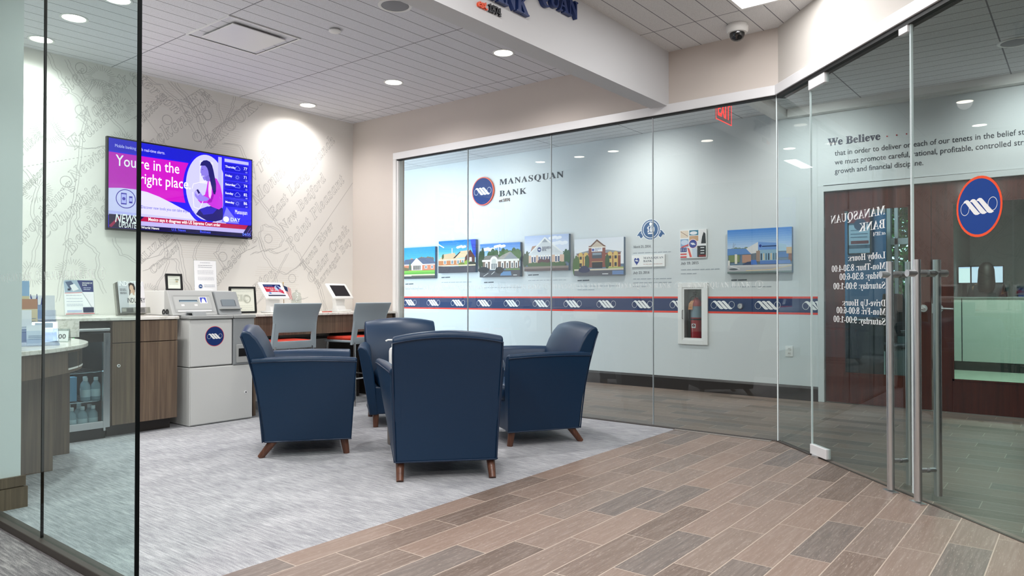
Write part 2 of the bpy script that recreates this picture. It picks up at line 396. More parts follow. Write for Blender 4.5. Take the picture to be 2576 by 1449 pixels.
# right hand wall: short return beside the mural and the bulkhead over the glass
m = MB().box(XG, XG + .12, 5.96, YM, 0, ZC).box(XG, XG + .12, KY - .02, 5.96, 2.65, ZC)
struct(m.done('wall_right', M_beige), 'warm beige wall and bulkhead over the straight glass partition', 'wall')
struct(MB().box(0, 3.7, 0, .12, 2.65, ZC).box(3.7, 11, 0, .12, 0, ZC).done('wall_front', M_lobbywall, None, (KX, KY, 0), ANG), 'pale bulkhead over the slanted glass doors', 'wall')
struct(box('trim_1', M_beam, 0.9, XG, 2.69, 2.84, 2.64, ZC + .02), 'dropped beam carrying the raised lettering', 'beam')
struct(MB().box(-3, 1.37, 4.30, 4.42, 0, ZC).box(1.25, 1.37, 4.42, YM, 0, ZC).done('wall_left', M_corr), 'pale wall end behind the tall side glass', 'wall')
struct(MB().box(-6.1, -6, -6, YM, 0, ZC).box(-6, -2.2, -6.1, -6, 0, ZC).box(-6, 1.2, YM, YM + .1, 0, ZC).done('wall_lobby', M_lobbywall), 'lobby walls out of view', 'wall')
struct(box('trim_2', M_beam, 1.15, 1.28, 2.84, 4.30, 2.65, ZC), 'bulkhead over the tall side glass', 'beam')
# corridor wall with the double door opening
XB, DY0, DY1, DH = 7.80, 0.19, 2.105, 2.145
m = MB().box(XB, XB + .12, DY1 + .05, 3.405, 0, 3.05).box(XB, XB + .12, 3.657, 10, 0, 3.05).box(XB, XB + .12, 3.405, 3.657, 0, .583).box(XB, XB + .12, 3.405, 3.657, 1.178, 3.05).box(XB, XB + .12, -6, DY0 - .05, 0, 3.05).box(XB, XB + .12, DY0 - .05, DY1 + .05, DH + .05, 3.05)
m.box(5.6, XB, 10, 10.1, 0, 3.05).box(-2.3, XB, -6.1, -6, 0, 3.05)
wc = struct(m.done('wall_corridor', M_corr), 'cool white corridor wall hung with building photographs', 'wall')
m = MB().box(XB - .02, XB + .12, DY1, DY1 + .06, 0, DH + .06).box(XB - .02, XB + .12, DY0 - .06, DY0, 0, DH + .06).box(XB - .02, XB + .12, DY0, DY1, DH, DH + .06)
struct(m.done('trim_3', M_corr, bevel=.004), 'white frame around the mahogany double doors', 'door frame')
struct(box('trim_4', M_whitematte, XB - .09, XB, -3, 2.44, 2.945, 3.03), 'pale ledge along the top of the door wall', 'trim')
struct(box('trim_5', M_whitematte, 5.6, XB, 2.45, 2.60, 2.955, 3.03), 'small beam crossing the corridor ceiling', 'beam')
m = MB().box(XB - .018, XB, DY1 + .06, 10, 0, .125)
m.prism([(XB - .018, .125), (XB, .125), (XB, .15), (XB - .008, .14)], 'Y', DY1 + .06, 10)
struct(m.done('baseboard_corridor', M_base), 'dark brown base along the corridor wall', 'baseboard')
m = MB().box(-3, 1.395, 4.275, 4.30, 0, .105).box(-3, 1.388, 4.282, 4.30, .110, .16).box(-3, 1.38, 4.288, 4.3, .105, .110)
struct(m.done('baseboard_left', M_cab), 'stepped brown base on the pale wall end', 'baseboard')
# header rails, jamb and floor channels of the glass
m = MB().box(XG - .035, XG + .07, KY + .015, 5.98, 2.578, 2.652)
struct(m.done('trim_6', M_alu, bevel=.003), 'silver head rail over the straight glass partition', 'rail')
struct(box('trim_7', M_gasket, XG - .02, XG + .03, KY + .015, 5.93, 2.568, 2.578), 'black gasket under the straight head rail', 'gasket')
struct(MB().box(-.0, 3.7, -.035, .07, 2.578, 2.652).done('trim_8', M_alu, None, (KX, KY, 0), ANG, bevel=.003), 'silver head rail over the slanted glass doors', 'rail')
struct(MB().box(.02, 3.7, -.022, .045, 2.552, 2.578).done('trim_9', M_gasket, None, (KX, KY, 0), ANG), 'dark slot under the slanted head rail', 'gasket')
struct(MB().box(XG - .035, XG + .07, 5.93, 5.98, 0, 2.578).box(XG - .025, XG + .025, 5.905, 5.93, 0, 2.563).done('trim_10', M_white, bevel=.003), 'white jamb at the end of the straight glass partition', 'jamb')
struct(box('trim_11', M_bronze, XG - .02, XG + .025, KY, 5.93, 0, .006), 'dark floor channel of the straight glass partition', 'channel')
struct(MB().box(0, .455, -.022, .022, 0, .006).box(2.56, 3.7, -.022, .022, 0, .006).box(.46, 2.56, -.012, .004, 0, .003).done('trim_12', M_bronze, None, (KX, KY, 0), ANG), 'floor channel of the slanted glass', 'channel')
struct(box('trim_13', M_bronze, 1.185, 1.245, 2.66, 4.275, 0, .035, bevel=.004), 'bronze floor channel under the tall side glass', 'channel')
struct(box('trim_14', mat('threshold_grey', '#8b8680', .5), XG - .06, XG - .021, KY + .05, 2.63, 0, .004), 'grey threshold strip before the straight glass', 'trim')

def pane(name, x0, x1, y0, y1, z0, z1, label, gm=M_glass, em=M_edgegrey, joint=None, loc=(0,0,0), rz=0.0):
    o = struct(box(name, gm, x0, x1, y0, y1, z0, z1, loc=loc, rz=rz), label, 'glass panel')
    if joint: box('silicone_joint', em, *joint, parent=o)
    return o
ys = [5.905, 4.903, 3.873, 2.836, 1.815]
order = ['beside the white jamb', 'in front of the round wall emblem', 'in front of the two story brick canvas', 'in front of the fire extinguisher']
for i in range(4):
    j = (XG - .0065, XG + .0065, ys[i+1] - .0028, ys[i+1] + .0028, .014, 2.566) if i < 3 else (XG - .007, XG + .007, ys[4] - .008, ys[4] + .0, .0, 2.575)
    pane('window_%d' % (i+1), XG - .006, XG + .006, ys[i+1] + .003, ys[i] - .003, .014, 2.566, 'clear glass panel of the straight partition ' + order[i], joint=j, em=M_edgegrey if i < 3 else M_edge)
g5 = pane('window_5', .010, .456, -.006, .006, .014, 2.56, 'narrow slanted glass panel between corner and door hinge', gm=M_glassgreen, loc=(KX, KY, 0), rz=ANG)
pane('window_6', 2.575, 3.69, -.006, .006, .014, 2.56, 'slanted glass panel past the second glass door', gm=M_glassgreen, loc=(KX, KY, 0), rz=ANG)
g7 = pane('window_7', 1.210, 1.220, 2.676, 3.5535, .035, 2.66, 'tall side glass with the free black edge', gm=glass('side_glass', '#eaf4f2', .55))
box('free_edge', M_edgedark, 1.208, 1.222, 2.670, 2.676, .035, 2.66, parent=g7)
g8 = pane('window_8', 1.210, 1.220, 3.5585, 4.29, .035, 2.66, 'tall side glass next to the pale wall end', gm=MATS['side_glass'])
box('silicone_joint', M_edgedark, 1.2095, 1.2205, 3.5535, 3.5585, .035, 2.66, parent=g8)
# etched lettering on the glass (same words again and again with a ring mark)
frost = film('etched_film', '#eef4f4', .42)
def etched(o, w, n, z, size, loc, rz, mirror=False):
    a = Art(1, 1); x = 0.05
    while x < w - .45:
        a.text(frost, 'MANASQUAN BANK', x, z, size, 'serif', spacing=1.15, width=.52); x += .585
        a.ring(frost, x, z + size * .33, size * .46, .004); a.text(frost, '1', x, z + size * .1, size * .7, 'serif', 'c'); x += .075
    e = a.done('etched_lettering', None, loc, rz); e.parent = o; return e
etched(bpy.data.objects['window_1'], 4.1, 6, 1.148, .062, (XG - .0065, 5.88, 0), math.radians(-90))
etched(g7, 1.6, 2, 1.150, .052, (1.2094, 4.25, 0), math.radians(-90))

# glass door leaves with ladder pulls
def pull(parent, s, name='pull_handle'):
    """pair of tall bars, one each side of the leaf, joined through the glass"""
    for side, y in (('lobby', -.056), ('corridor', .058)):
        b = MB().cyl((s, y, .012 if y < 0 else .035), (s, y, 1.272), .0195, n=24).done(name, M_steel, parent, smooth=40)
        if y < 0: box('floor_bolt_plate', M_steel, s - .045, s + .045, y - .02, y + .02, 0, .006, parent=b)
        MB().cyl((s, y - .055 if y < 0 else y + .055, 1.20), (s, -.0065 if y < 0 else .0065, 1.20), .0187, n=20).done('stand_off', M_steel, b, smooth=40)
        MB().cyl((s, y, .17), (s, -.003 if y < 0 else .003, .17), .012, n=16).done('stand_off', M_steel, b, smooth=40)
    MB().cyl((s, -.0075, 1.20), (s, .0075, 1.20), .0188, n=20).cyl((s, -.0075, .17), (s, .0075, .17), .0125, n=16).done('rubber_ring', M_grey4, parent, smooth=40)
def leaf(name, s0, s1, label, hinge_left, hs):
    d = struct(thing(name, label, 'glass door', (KX, KY, 0), ANG), label, 'glass door')
    box('glass_leaf', M_glassgreen, s0 + .002, s1 - .002, -.006, .006, .02, 2.553, parent=d)
    for x in (s0, s1): box('polished_edge', M_edge, x - .0024, x + .0024, -.0062, .0062, .02, 2.553, parent=d)
    a, b = (s0, s0 + .20) if hinge_left else (s1 - .20, s1)
    for z0, z1 in ((.012, .078), (2.485, 2.556)):
        box('patch_fitting', M_alu, a, b, -.018, .018, z0, z1, parent=d, bevel=.003)
    if hinge_left: MB().cyl((a + .06, 0, 0), (a + .06, 0, .012), .035).done('floor_pivot', M_steel, d, smooth=40)
    x = s1 - .09 if hinge_left else s0 + .012
    if hinge_left: box('top_clip', M_alu, s1 - .075, s1, -.020, .020, 2.515, 2.556, parent=d, bevel=.002)
    pull(d, hs); return d
d1 = leaf('door_1', .462, 1.498, 'glass door leaf with the white mirrored opening hours', True, 1.388)
d2 = leaf('door_2', 1.506, 2.56, 'glass door leaf with the round navy emblem', False, 1.612)
# white lettering applied to the corridor face: read mirrored from the lobby
a = Art(1, 1); xr = 1.279; W_ = '#eef2f2'
for t, z, wd, st in (('MANASQUAN', 1.548, .565, 'serif'), ('BANK', 1.470, .255, 'serif'), ('est.1874', 1.432, .115, 'ital'), ('Lobby Hours:', 1.297, .37, 'serif'),
                     ('Mon-Thur: 8:30-4:00', 1.236, .555, 'serif'), ('Friday: 8:30-6:00', 1.182, .465, 'serif'), ('Saturday: 9:00-1:00', 1.124, .535, 'serif'),
                     ('Drive-Up Hours:', 1.022, .435, 'serif'), ('Mon-Fri: 8:00-6:00', .972, .50, 'serif'), ('Saturday: 9:00-1:00', .915, .535, 'serif')):
    sz = .074 if t in ('MANASQUAN', 'BANK') else .03 if t[0] == 'e' else .056
    a.text(W_, t, xr, z, sz, st, mirror=True, width=wd)
a.done('hours_lettering', d1, (0, -.0066, 0))
a = Art(.29, .29); a.logo(.5, .5, .5, ring='#f2552c', disc='#0b3f90', rw=.085); a.done('emblem_decal', d2, (1.985 - .145, -.0066, 1.505 - .145))

# mahogany double doors
def wood_door(name, y0, y1, gl, label, hinges, handle_y, gm):
    """y0 < y1; gl = glass (y0, y1)"""
    d = struct(thing(name, label, 'wooden door', (XB, 0, 0)), label, 'wooden door')
    x0, x1, zb, zt, zg0, zg1 = .015, .060, .008, DH - .006, .300, 1.950
    f = MB().box(x0, x1, y0, gl[0], zb, zt).box(x0, x1, gl[1], y1, zb, zt).box(x0, x1, gl[0], gl[1], zb, zg0).box(x0, x1, gl[0], gl[1], zg1, zt)
    f.done('door_leaf', M_mahog, d, bevel=.002)
    e = .016; f = MB().box(x0 - .005, x0, gl[0], gl[0] + e, zg0, zg1).box(x0 - .005, x0, gl[1] - e, gl[1], zg0, zg1).box(x0 - .005, x0, gl[0], gl[1], zg0, zg0 + e).box(x0 - .005, x0, gl[0], gl[1], zg1 - e, zg1)
    f.done('glazing_bead', M_mahog, d)
    box('door_glass', gm, .034, .041, gl[0], gl[1], zg0, zg1, parent=d)
    for z in (.28, 1.08, 1.83) if hinges else ():
        MB().cyl((-.004, y1 + .008, z - .055), (-.004, y1 + .008, z + .055), .008, n=12).box(-.002, .015, y1 - .002, y1 + .022, z - .055, z + .055).done('hinge', M_steel, d, smooth=40)
    sx = 1 if handle_y < (y0 + y1) / 2 else -1
    h = MB().cyl((.015, handle_y, .965), (.003, handle_y, .965), .034, n=28).cyl((.003, handle_y, .965), (-.045, handle_y, .965), .012, n=14).done('lever_handle', M_steel, d, smooth=40)
    MB().tube([(-.045, handle_y, .965), (-.05, handle_y + sx*.05, .965), (-.047, handle_y + sx*.12, .962)], .010).done('lever', M_steel, h, smooth=50)
    return d
w1 = wood_door('door_3', 1.150, 2.098, (1.326, 1.926), 'mahogany door leaf hinged on the white frame', True, 1.215, glass('blue_green_lite', '#dcebf0', 1.2))
w2 = wood_door('door_4', .200, 1.145, (.378, .984), 'mahogany door leaf before the green partition', False, 1.085, glass('green_lite', '#e0eee6', 1.2))
box('strike_plate', M_steel, .010, .016, 1.138, 1.147, .92, 1.01, parent=w2)
w1_glass = [c for c in w1.children if c.name.startswith('door_glass')][0]

# mural line work on the back wall
class Lines:
    def __init__(s): s.V = []; s.F = []; s.k = 0
    def seg(s, pts, wd, y):
        for p, q in zip(pts, pts[1:]):
            a = Vector(p); b = Vector(q); d = b - a
            if d.length < 1e-5: continue
            n = Vector((-d.y, d.x)).normalized() * wd / 2; d = d.normalized() * wd * .3; i = len(s.V); s.k += 1; y_ = y - (s.k % 9) * 4e-5
            s.V += [(v.x, y_, v.y) for v in (a - d + n, a - d - n, b + d - n, b + d + n)]; s.F.append((i, i+1, i+2, i+3))
    def done(s, name, m, parent):
        me = bpy.data.meshes.new(name); me.from_pydata(s.V, [], s.F); me.materials.append(m); return link(name, me, parent)
WORDS = [("Paterson",2.87,3.12,0.62,-33),("Hackensack",3.06,2.30,0.99,44),("NEW YORK",3.46,2.81,0.95,39),("BROOKLYN",3.73,2.52,1.08,44),("Chester",2.24,2.54,0.58,48),("Warwick",2.60,2.52,0.61,52),("Franklin",2.52,2.32,0.59,48),("Newton",2.52,2.05,0.44,47),("Stroudsburg",2.11,1.46,0.69,54),("Columbia",2.29,1.54,0.63,46),("Belvidere",2.50,1.43,0.64,53),("Scranton",2.10,1.84,0.34,53),("Jackson",3.05,2.61,0.41,52),("ELIZABETH",3.07,1.37,0.59,44),("Camden",3.18,1.28,0.35,46),("Jamesburg",3.76,1.12,0.75,51),("Trenton",4.03,0.98,0.55,37),("Wright",4.14,2.19,0.79,50),("Monmouth",4.23,2.02,0.88,47),("East Long Branch",4.43,1.89,1.24,50),("New Bedford",4.56,1.76,0.84,49),("Point Pleasant",4.65,1.58,1.10,49),("Toms River",4.81,1.36,0.66,52),("Cedar Creek",4.91,1.22,0.82,50),("Barnegat Bay",5.0,1.16,0.72,50),("Wilkes",2.11,2.18,0.28,52),("Atlantic",4.2,.35,.6,45),("Ocean",4.75,.4,.5,45)]
ROADS=[[(2.30,3.08),(2.35,2.97),(2.40,2.88),(2.47,2.80),(2.55,2.72),(2.58,2.59),(2.55,2.38),(2.52,2.10),(2.49,1.83),(2.45,1.56),(2.42,1.30),(2.38,1.03)],[(2.44,3.06),(2.49,2.94),(2.56,2.84),(2.71,2.72),(2.87,2.57),(3.03,2.35)],[(2.32,2.54),(2.37,2.45),(2.46,2.35),(2.60,2.34),(2.74,2.38)],[(2.55,2.72),(2.66,2.95),(2.87,2.91)],[(3.30,3.08),(3.41,2.99),(3.57,2.81),(3.63,2.67),(3.69,2.57)],[(3.36,3.08),(3.47,2.98),(3.61,2.82),(3.67,2.62),(3.73,2.52)],[(3.08,3.08),(3.22,3.02),(3.41,2.90),(3.51,2.73),(3.57,2.59)],[(3.60,3.05),(3.79,2.96),(3.83,2.79),(3.67,2.51)],[(4.18,3.08),(3.98,2.92),(3.83,2.75),(3.73,2.59)],[(3.96,3.08),(3.95,2.97),(3.85,2.75)],[(3.85,2.59),(4.02,2.60),(4.09,2.47),(3.98,2.34),(4.03,2.18)],[(2.14,2.09),(2.23,1.97),(2.19,1.74),(2.24,1.58),(2.20,1.39),(2.15,1.22)],[(2.55,1.91),(2.52,1.70),(2.59,1.54),(2.70,1.44),(2.67,1.27),(2.75,1.10)],[(2.81,1.58),(2.88,1.45),(3.03,1.38),(3.23,1.46),(3.38,1.62)],[(3.09,1.31),(3.23,1.41),(3.38,1.43),(3.42,1.25),(3.50,1.02)],[(3.38,1.62),(3.42,1.47),(3.46,1.25),(3.54,1.10),(3.50,0.91)],[(3.61,1.63),(3.55,1.44),(3.65,1.29),(3.74,1.02),(3.95,0.94)],[(3.84,1.61),(3.77,1.49),(3.88,1.34),(4.03,1.50),(4.21,1.59)],[(4.25,2.08),(4.39,1.93),(4.49,1.82),(4.66,1.61),(4.79,1.45),(5.00,1.19),(5.10,0.92)],[(4.28,1.82),(4.44,1.79),(4.54,1.69),(4.49,1.60),(4.32,1.55),(4.25,1.67),(4.28,1.80)],[(4.16,1.51),(4.35,1.56),(4.44,1.52),(4.59,1.59)],[(4.25,1.67),(4.32,1.47),(4.44,1.35),(4.59,1.31),(4.79,1.45)],[(4.21,0.98),(4.44,1.27),(4.59,1.53)],[(4.76,1.47),(4.92,1.32),(5.02,1.10),(5.08,0.92)],[(4.44,1.31),(4.49,1.10),(4.69,1.02),(4.84,1.06)],[(3.27,1.61),(3.30,1.39),(3.20,1.17),(3.21,1.03)],[(3.9,.6),(4.1,.45),(4.4,.5),(4.6,.3),(4.9,.35)],[(4.1,.15),(4.25,.4),(4.2,.7)]]
CIRC=[(2.56,3.02),(2.56,2.66),(2.45,2.04),(3.69,2.84),(3.59,2.61),(4.11,2.37),(3.86,1.47),(4.54,1.10),(4.37,1.68),(4.66,1.27),(3.30,2.72),(3.03,3.01),(3.63,2.79)]
HILL=[(2.72,2.98),(2.67,2.85),(2.87,2.75),(2.91,2.44),(2.31,2.44),(2.23,1.94),(2.71,1.85),(2.20,1.26),(3.12,1.10),(2.50,1.30)]
YL = YM - .0003
ln = Lines()
for t, x, z, L, an in WORDS:
    up = t.isupper(); V, F, E, W = text_geo(t, 'serif' if up else 'ital', False, 0, 1.06, 0.0, 2); k = L / W; sy = min(k * .95, .20); ca, sa = math.cos(math.radians(an)), math.sin(math.radians(an))
    P = [(x + v[0]*k*ca - v[1]*sy*sa, z + v[0]*k*sa + v[1]*sy*ca) for v in V]
    for i, j in E:
        if max(P[i][1], P[j][1]) < 3.085 and max(P[i][0], P[j][0]) < 5.475: ln.seg([P[i], P[j]], .0042 if up else .0044, YL)
rr = random.Random(3)
def wiggle(pts, amp=.012, n=4):
    out = []
    for a, b in zip(pts, pts[1:]):
        for k in range(n):
            t = k / n; out.append((a[0] + (b[0]-a[0])*t + rr.uniform(-amp, amp), min(3.085, a[1] + (b[1]-a[1])*t + rr.uniform(-amp, amp))))
    return out + [pts[-1]]
for r in ROADS:
    wv = wiggle(r); ln.seg(wv, .0044, YL); off = .024
    ln.seg([(min(5.47, p[0] + off), min(3.085, p[1] + off * .4)) for p in wv], .0044, YL)
for cx, cz in CIRC:
    ln.seg([(cx + .045*math.cos(2*PI*i/20), cz + .045*math.sin(2*PI*i/20)) for i in range(21)], .006, YL)
for cx, cz in HILL:
    for i in range(34):
        t = 2*PI*i/34; r0 = .06 + rr.uniform(0, .02); r1 = .105 + rr.uniform(0, .03)
        ln.seg([(cx + r0*math.cos(t), cz + r0*math.sin(t)*.8), (cx + r1*math.cos(t), min(3.085, cz + r1*math.sin(t)*.8))], .004, YL)
ln.seg([(4.76, 1.47), (5.478, 2.40)], .005, YL); ln.seg([(2.9, 2.95), (3.4, 2.35)], .004, YL); ln.seg([(2.92, 2.62), (3.33, 2.95)], .004, YL)
for k in range(22): ln.seg([(2.95 + k*.028, 2.80 + k*.008), (2.962 + k*.028, 2.803 + k*.008)], .007, YL)
for k in range(26): ln.seg([(2.14 + k*.03, 2.12 + k*.010), (2.152 + k*.03, 2.124 + k*.010)], .006, YL)
ln.done('map_linework', M_muralink, wb)
ln = Lines()   # fine parallel shading of land areas
for (x0, x1, z0, z1) in ((3.72, 4.06, 2.45, 3.02), (3.10, 3.40, 2.84, 3.05), (4.28, 4.52, 1.58, 1.78), (4.20, 4.75, 1.05, 1.42), (3.4, 3.9, 1.45, 1.66)):
    n = int((z1 - z0) / .022)
    for k in range(n): ln.seg([(x0 + rr.uniform(0, .06), z0 + k*.022), (x1 - rr.uniform(0, .06), z0 + k*.022)], .0045, YL + .0001)
ln.done('map_shading', M_muralink2, wb)

# ------------------------------------------------------------------ ceiling fixtures and lamps
M_lens = mat('lamp_lens', '#fff6e8', 0.5, emit=14.0)
M_panel = mat('light_panel_lens', '#ffffff', 0.5, emit=5.0)
def downlight(x, y, z, label, group, power=60.0, col=(1.0, .975, .95), cone=158, tilt=0.0):
    d = thing('downlight', label, 'ceiling light', (x, y, z), 0, group)
    MB().lathe([(.092, 0), (.092, -.004), (.086, -.006), (.076, -.003), (.076, .0)], n=36).done('trim_ring', M_white, d, smooth=40)
    MB().lathe([(.0, -.0015), (.076, -.0015)], n=36, caps=False).done('lens', M_lens, d)
    l = bpy.data.lights.new('downlight_lamp', 'SPOT'); l.energy = power; l.color = col; l.spot_size = math.radians(cone); l.spot_blend = 1.0; l.shadow_soft_size = .07
    o = bpy.data.objects.new('downlight_lamp', l); COL.objects.link(o); o.parent = d; o.location = (0, 0, -.012); o.rotation_euler = (0, -math.radians(tilt), 0)
    return d
P_ROOM = 118.0
for x, y, lb in ((4.65, 6.42, 'round downlight close to the mural, over the second tablet'), (4.65, 5.10, 'round downlight over the farther armchair'), (4.65, 3.77, 'round downlight close to the dropped beam'),
                 (2.16, 6.41, 'round downlight over the magazine rack by the mural'), (2.14, 5.73, 'round downlight seen through the tall side glass, second from the mural'), (2.19, 5.14, 'round downlight at the top edge of the side glass')):
    downlight(x, y, ZC, lb, 'downlights of the seating area', P_ROOM * (.82 if y > 6 else 1.06))
downlight(2.03, 3.84, ZC, 'round downlight near the free glass edge', 'downlights of the seating area', P_ROOM)
for y, lb in ((6.11, 'corridor downlight near the first canvas'), (4.0, 'corridor downlight near the fire extinguisher'), (2.15, 'corridor downlight near the mahogany doors')):
    downlight(6.74, y, 3.03, lb, 'downlights of the corridor', 62.0 if y > 6 else 120.0, (1.0, .995, .985), 112, 42)
for x, y, lb in ((6.85, .28, 'added unseen corridor downlight past the second mahogany door'), (6.85, -1.6, 'added unseen corridor downlight far past the mahogany doors')):  # two extra downlights added out of view to brighten the mahogany door wall
    downlight(x, y, 3.03, lb, 'downlights of the corridor', 105.0, (1.0, .995, .985), 112, 42)
def light_panel(x, y, z, lx, ly, label, power, col=(1, 1, 1)):
    d = thing('light_panel', label, 'ceiling light', (x, y, z), 0, 'recessed light panels')
    f = .022; MB().box(-lx/2, lx/2, -ly/2, -ly/2+f, -.008, 0).box(-lx/2, lx/2, ly/2-f, ly/2, -.008, 0).box(-lx/2, -lx/2+f, -ly/2+f, ly/2-f, -.008, 0).box(lx/2-f, lx/2, -ly/2+f, ly/2-f, -.008, 0).done('frame', M_white, d)
    MB().quad((-lx/2+f, -ly/2+f, -.003), (lx/2-f, -ly/2+f, -.003), (lx/2-f, ly/2-f, -.003), (-lx/2+f, ly/2-f, -.003)).done('diffuser', M_panel, d)
    l = bpy.data.lights.new('panel_lamp', 'AREA'); l.shape = 'RECTANGLE'; l.size = lx - .06; l.size_y = ly - .06; l.energy = power; l.color = col
    o = bpy.data.objects.new('panel_lamp', l); COL.objects.link(o); o.parent = d; o.location = (0, 0, -.012)
    return d
light_panel(4.37, 1.595, ZC, 1.21, .60, 'bright rectangular light panel beside the dome camera', 12, (1, .985, .97))
light_panel(1.9, 1.595, ZC, 1.21, .60, 'light panel over the plank tile', 40, (1, .985, .97))
light_panel(2.6, -.6, ZC, 1.21, .60, 'light panel over the slanted doors', 26, (1, .985, .97))
light_panel(-.6, 1.595, ZC, 1.21, .60, 'light panel over the lobby', 90, (1, .985, .97))
light_panel(-.6, -1.9, ZC, 1.21, .60, 'light panel far back in the lobby', 110, (1, .985, .97))
light_panel(-2.2, 4.6, ZC, 1.21, .60, 'light panel over the side carpet', 60, (1, .985, .97))
light_panel(6.98, 7.3, 3.03, .22, .9, 'light panel at the far end of the corridor', 9, (.93, .97, 1))

# supply air diffuser
v = thing('air_diffuser', 'square white air diffuser let into the ceiling tiles', 'air vent', (3.105, 5.10, ZC))
h = .305; f = MB()
for a, b, c, e in ((-h, h, -h, -h+.014), (-h, h, h-.014, h), (-h, -h+.014, -h+.014, h-.014), (h-.014, h, -h+.014, h-.014)): f.box(a, b, c, e, -.008, 0)
f.done('frame', M_white, v)
def ring_sq(r0, z0, r1, z1): return [[(-r0,-r0,z0),(r0,-r0,z0),(r0,r0,z0),(-r0,r0,z0)], [(-r1,-r1,z1),(r1,-r1,z1),(r1,r1,z1),(-r1,r1,z1)]]
MB().loft(ring_sq(h-.014, -.004, h-.018, .09), caps=False).done('neck', mat('neck_dark', '#2e3136', .3, .5), v)
MB().loft(ring_sq(h-.018, .091, .1, .092), caps=True).done('throat', M_gasket, v)
box('plaque', M_white, -.225, .225, -.225, .225, -.022, -.014, parent=v, bevel=.004)
for sx, sy in ((1, 1), (1, -1), (-1, 1), (-1, -1)): MB().cyl((.18*sx, .18*sy, -.014), (.23*sx, .23*sy, .085), .006, n=8).done('bracket', M_black, v)
# ceiling speaker, smoke sensor, dome camera
t = thing('ceiling_speaker', 'round flush ceiling speaker with a grey grille', 'speaker', (3.42, 3.735, ZC))
MB().lathe([(.118, 0), (.118, -.006), (.110, -.010), (.096, -.007), (.096, 0)], n=40).done('rim', M_white, t, smooth=40)
MB().lathe([(0, -.010), (.07, -.009), (.096, -.005)], n=40, caps=False).done('grille', mat('speaker_mesh', '#8e8f93', .7, bump=.4, bscale=600), t, smooth=60)
t = thing('ceiling_speaker', 'round speaker in the corridor ceiling above the glass doors', 'speaker', (6.75, .42, 3.03))
MB().lathe([(.118, 0), (.118, -.006), (.110, -.010), (.096, -.007), (.096, 0)], n=40).done('rim', M_white, t, smooth=40)
MB().lathe([(0, -.010), (.07, -.009), (.096, -.005)], n=40, caps=False).done('grille', MATS['speaker_mesh'], t, smooth=60)
t = thing('ceiling_sensor', 'small white disc sensor on the ceiling tile by the air diffuser', 'sensor', (3.45, 4.43, ZC))
MB().lathe([(.040, 0), (.040, -.008)], n=32).done('mounting_plate', M_grey3, t, smooth=40)
MB().lathe([(.045, -.010), (.047, -.016), (.040, -.022), (0, -.023)], n=32).done('cover', M_white, t, smooth=50)
t = thing('dome_camera', 'white security dome camera with dark bubble on lobby ceiling', 'security camera', (5.24, 2.02, ZC))
MB().lathe([(.072, 0), (.080, -.010), (.080, -.050), (.070, -.062), (.058, -.064)], n=40).done('housing', M_white, t, smooth=40)
MB().lathe([(.055, -.064), (.054, -.085), (.043, -.108), (.022, -.122), (0, -.126)], n=40).done('bubble', mat('dark_dome', '#15171a', .05, coat=1.0), t, smooth=70)
MB().cyl((-.02, -.02, -.09), (-.034, -.034, -.112), .017, n=20).done('lens', M_black, t, smooth=40)

# raised lettering on the beam
sg = thing('wall_lettering', 'raised navy serif lettering with small red and black date on the beam', 'sign', (3.05, 2.69, 0))
letters3d('lettering', 'MANASQUAN', M_navy, .160, .03, 'serif', sg, (.028, 0, 2.935), width=1.0, bold=.015)
letters3d('lettering', 'BANK', M_navy, .160, .03, 'serif', sg, (.028, 0, 2.790), width=.458, bold=.015)
tag(letters3d('date_lettering', 'est.', M_orange, .062, .014, 'ital', sg, (.030, 0, 2.716), width=.082, bold=.02), 'red italic lettering')
letters3d('date_lettering', '1874', mat('sign_ink_black', '#14161f', .4), .062, .014, 'ital', sg, (.122, 0, 2.716), width=.112, bold=.02)

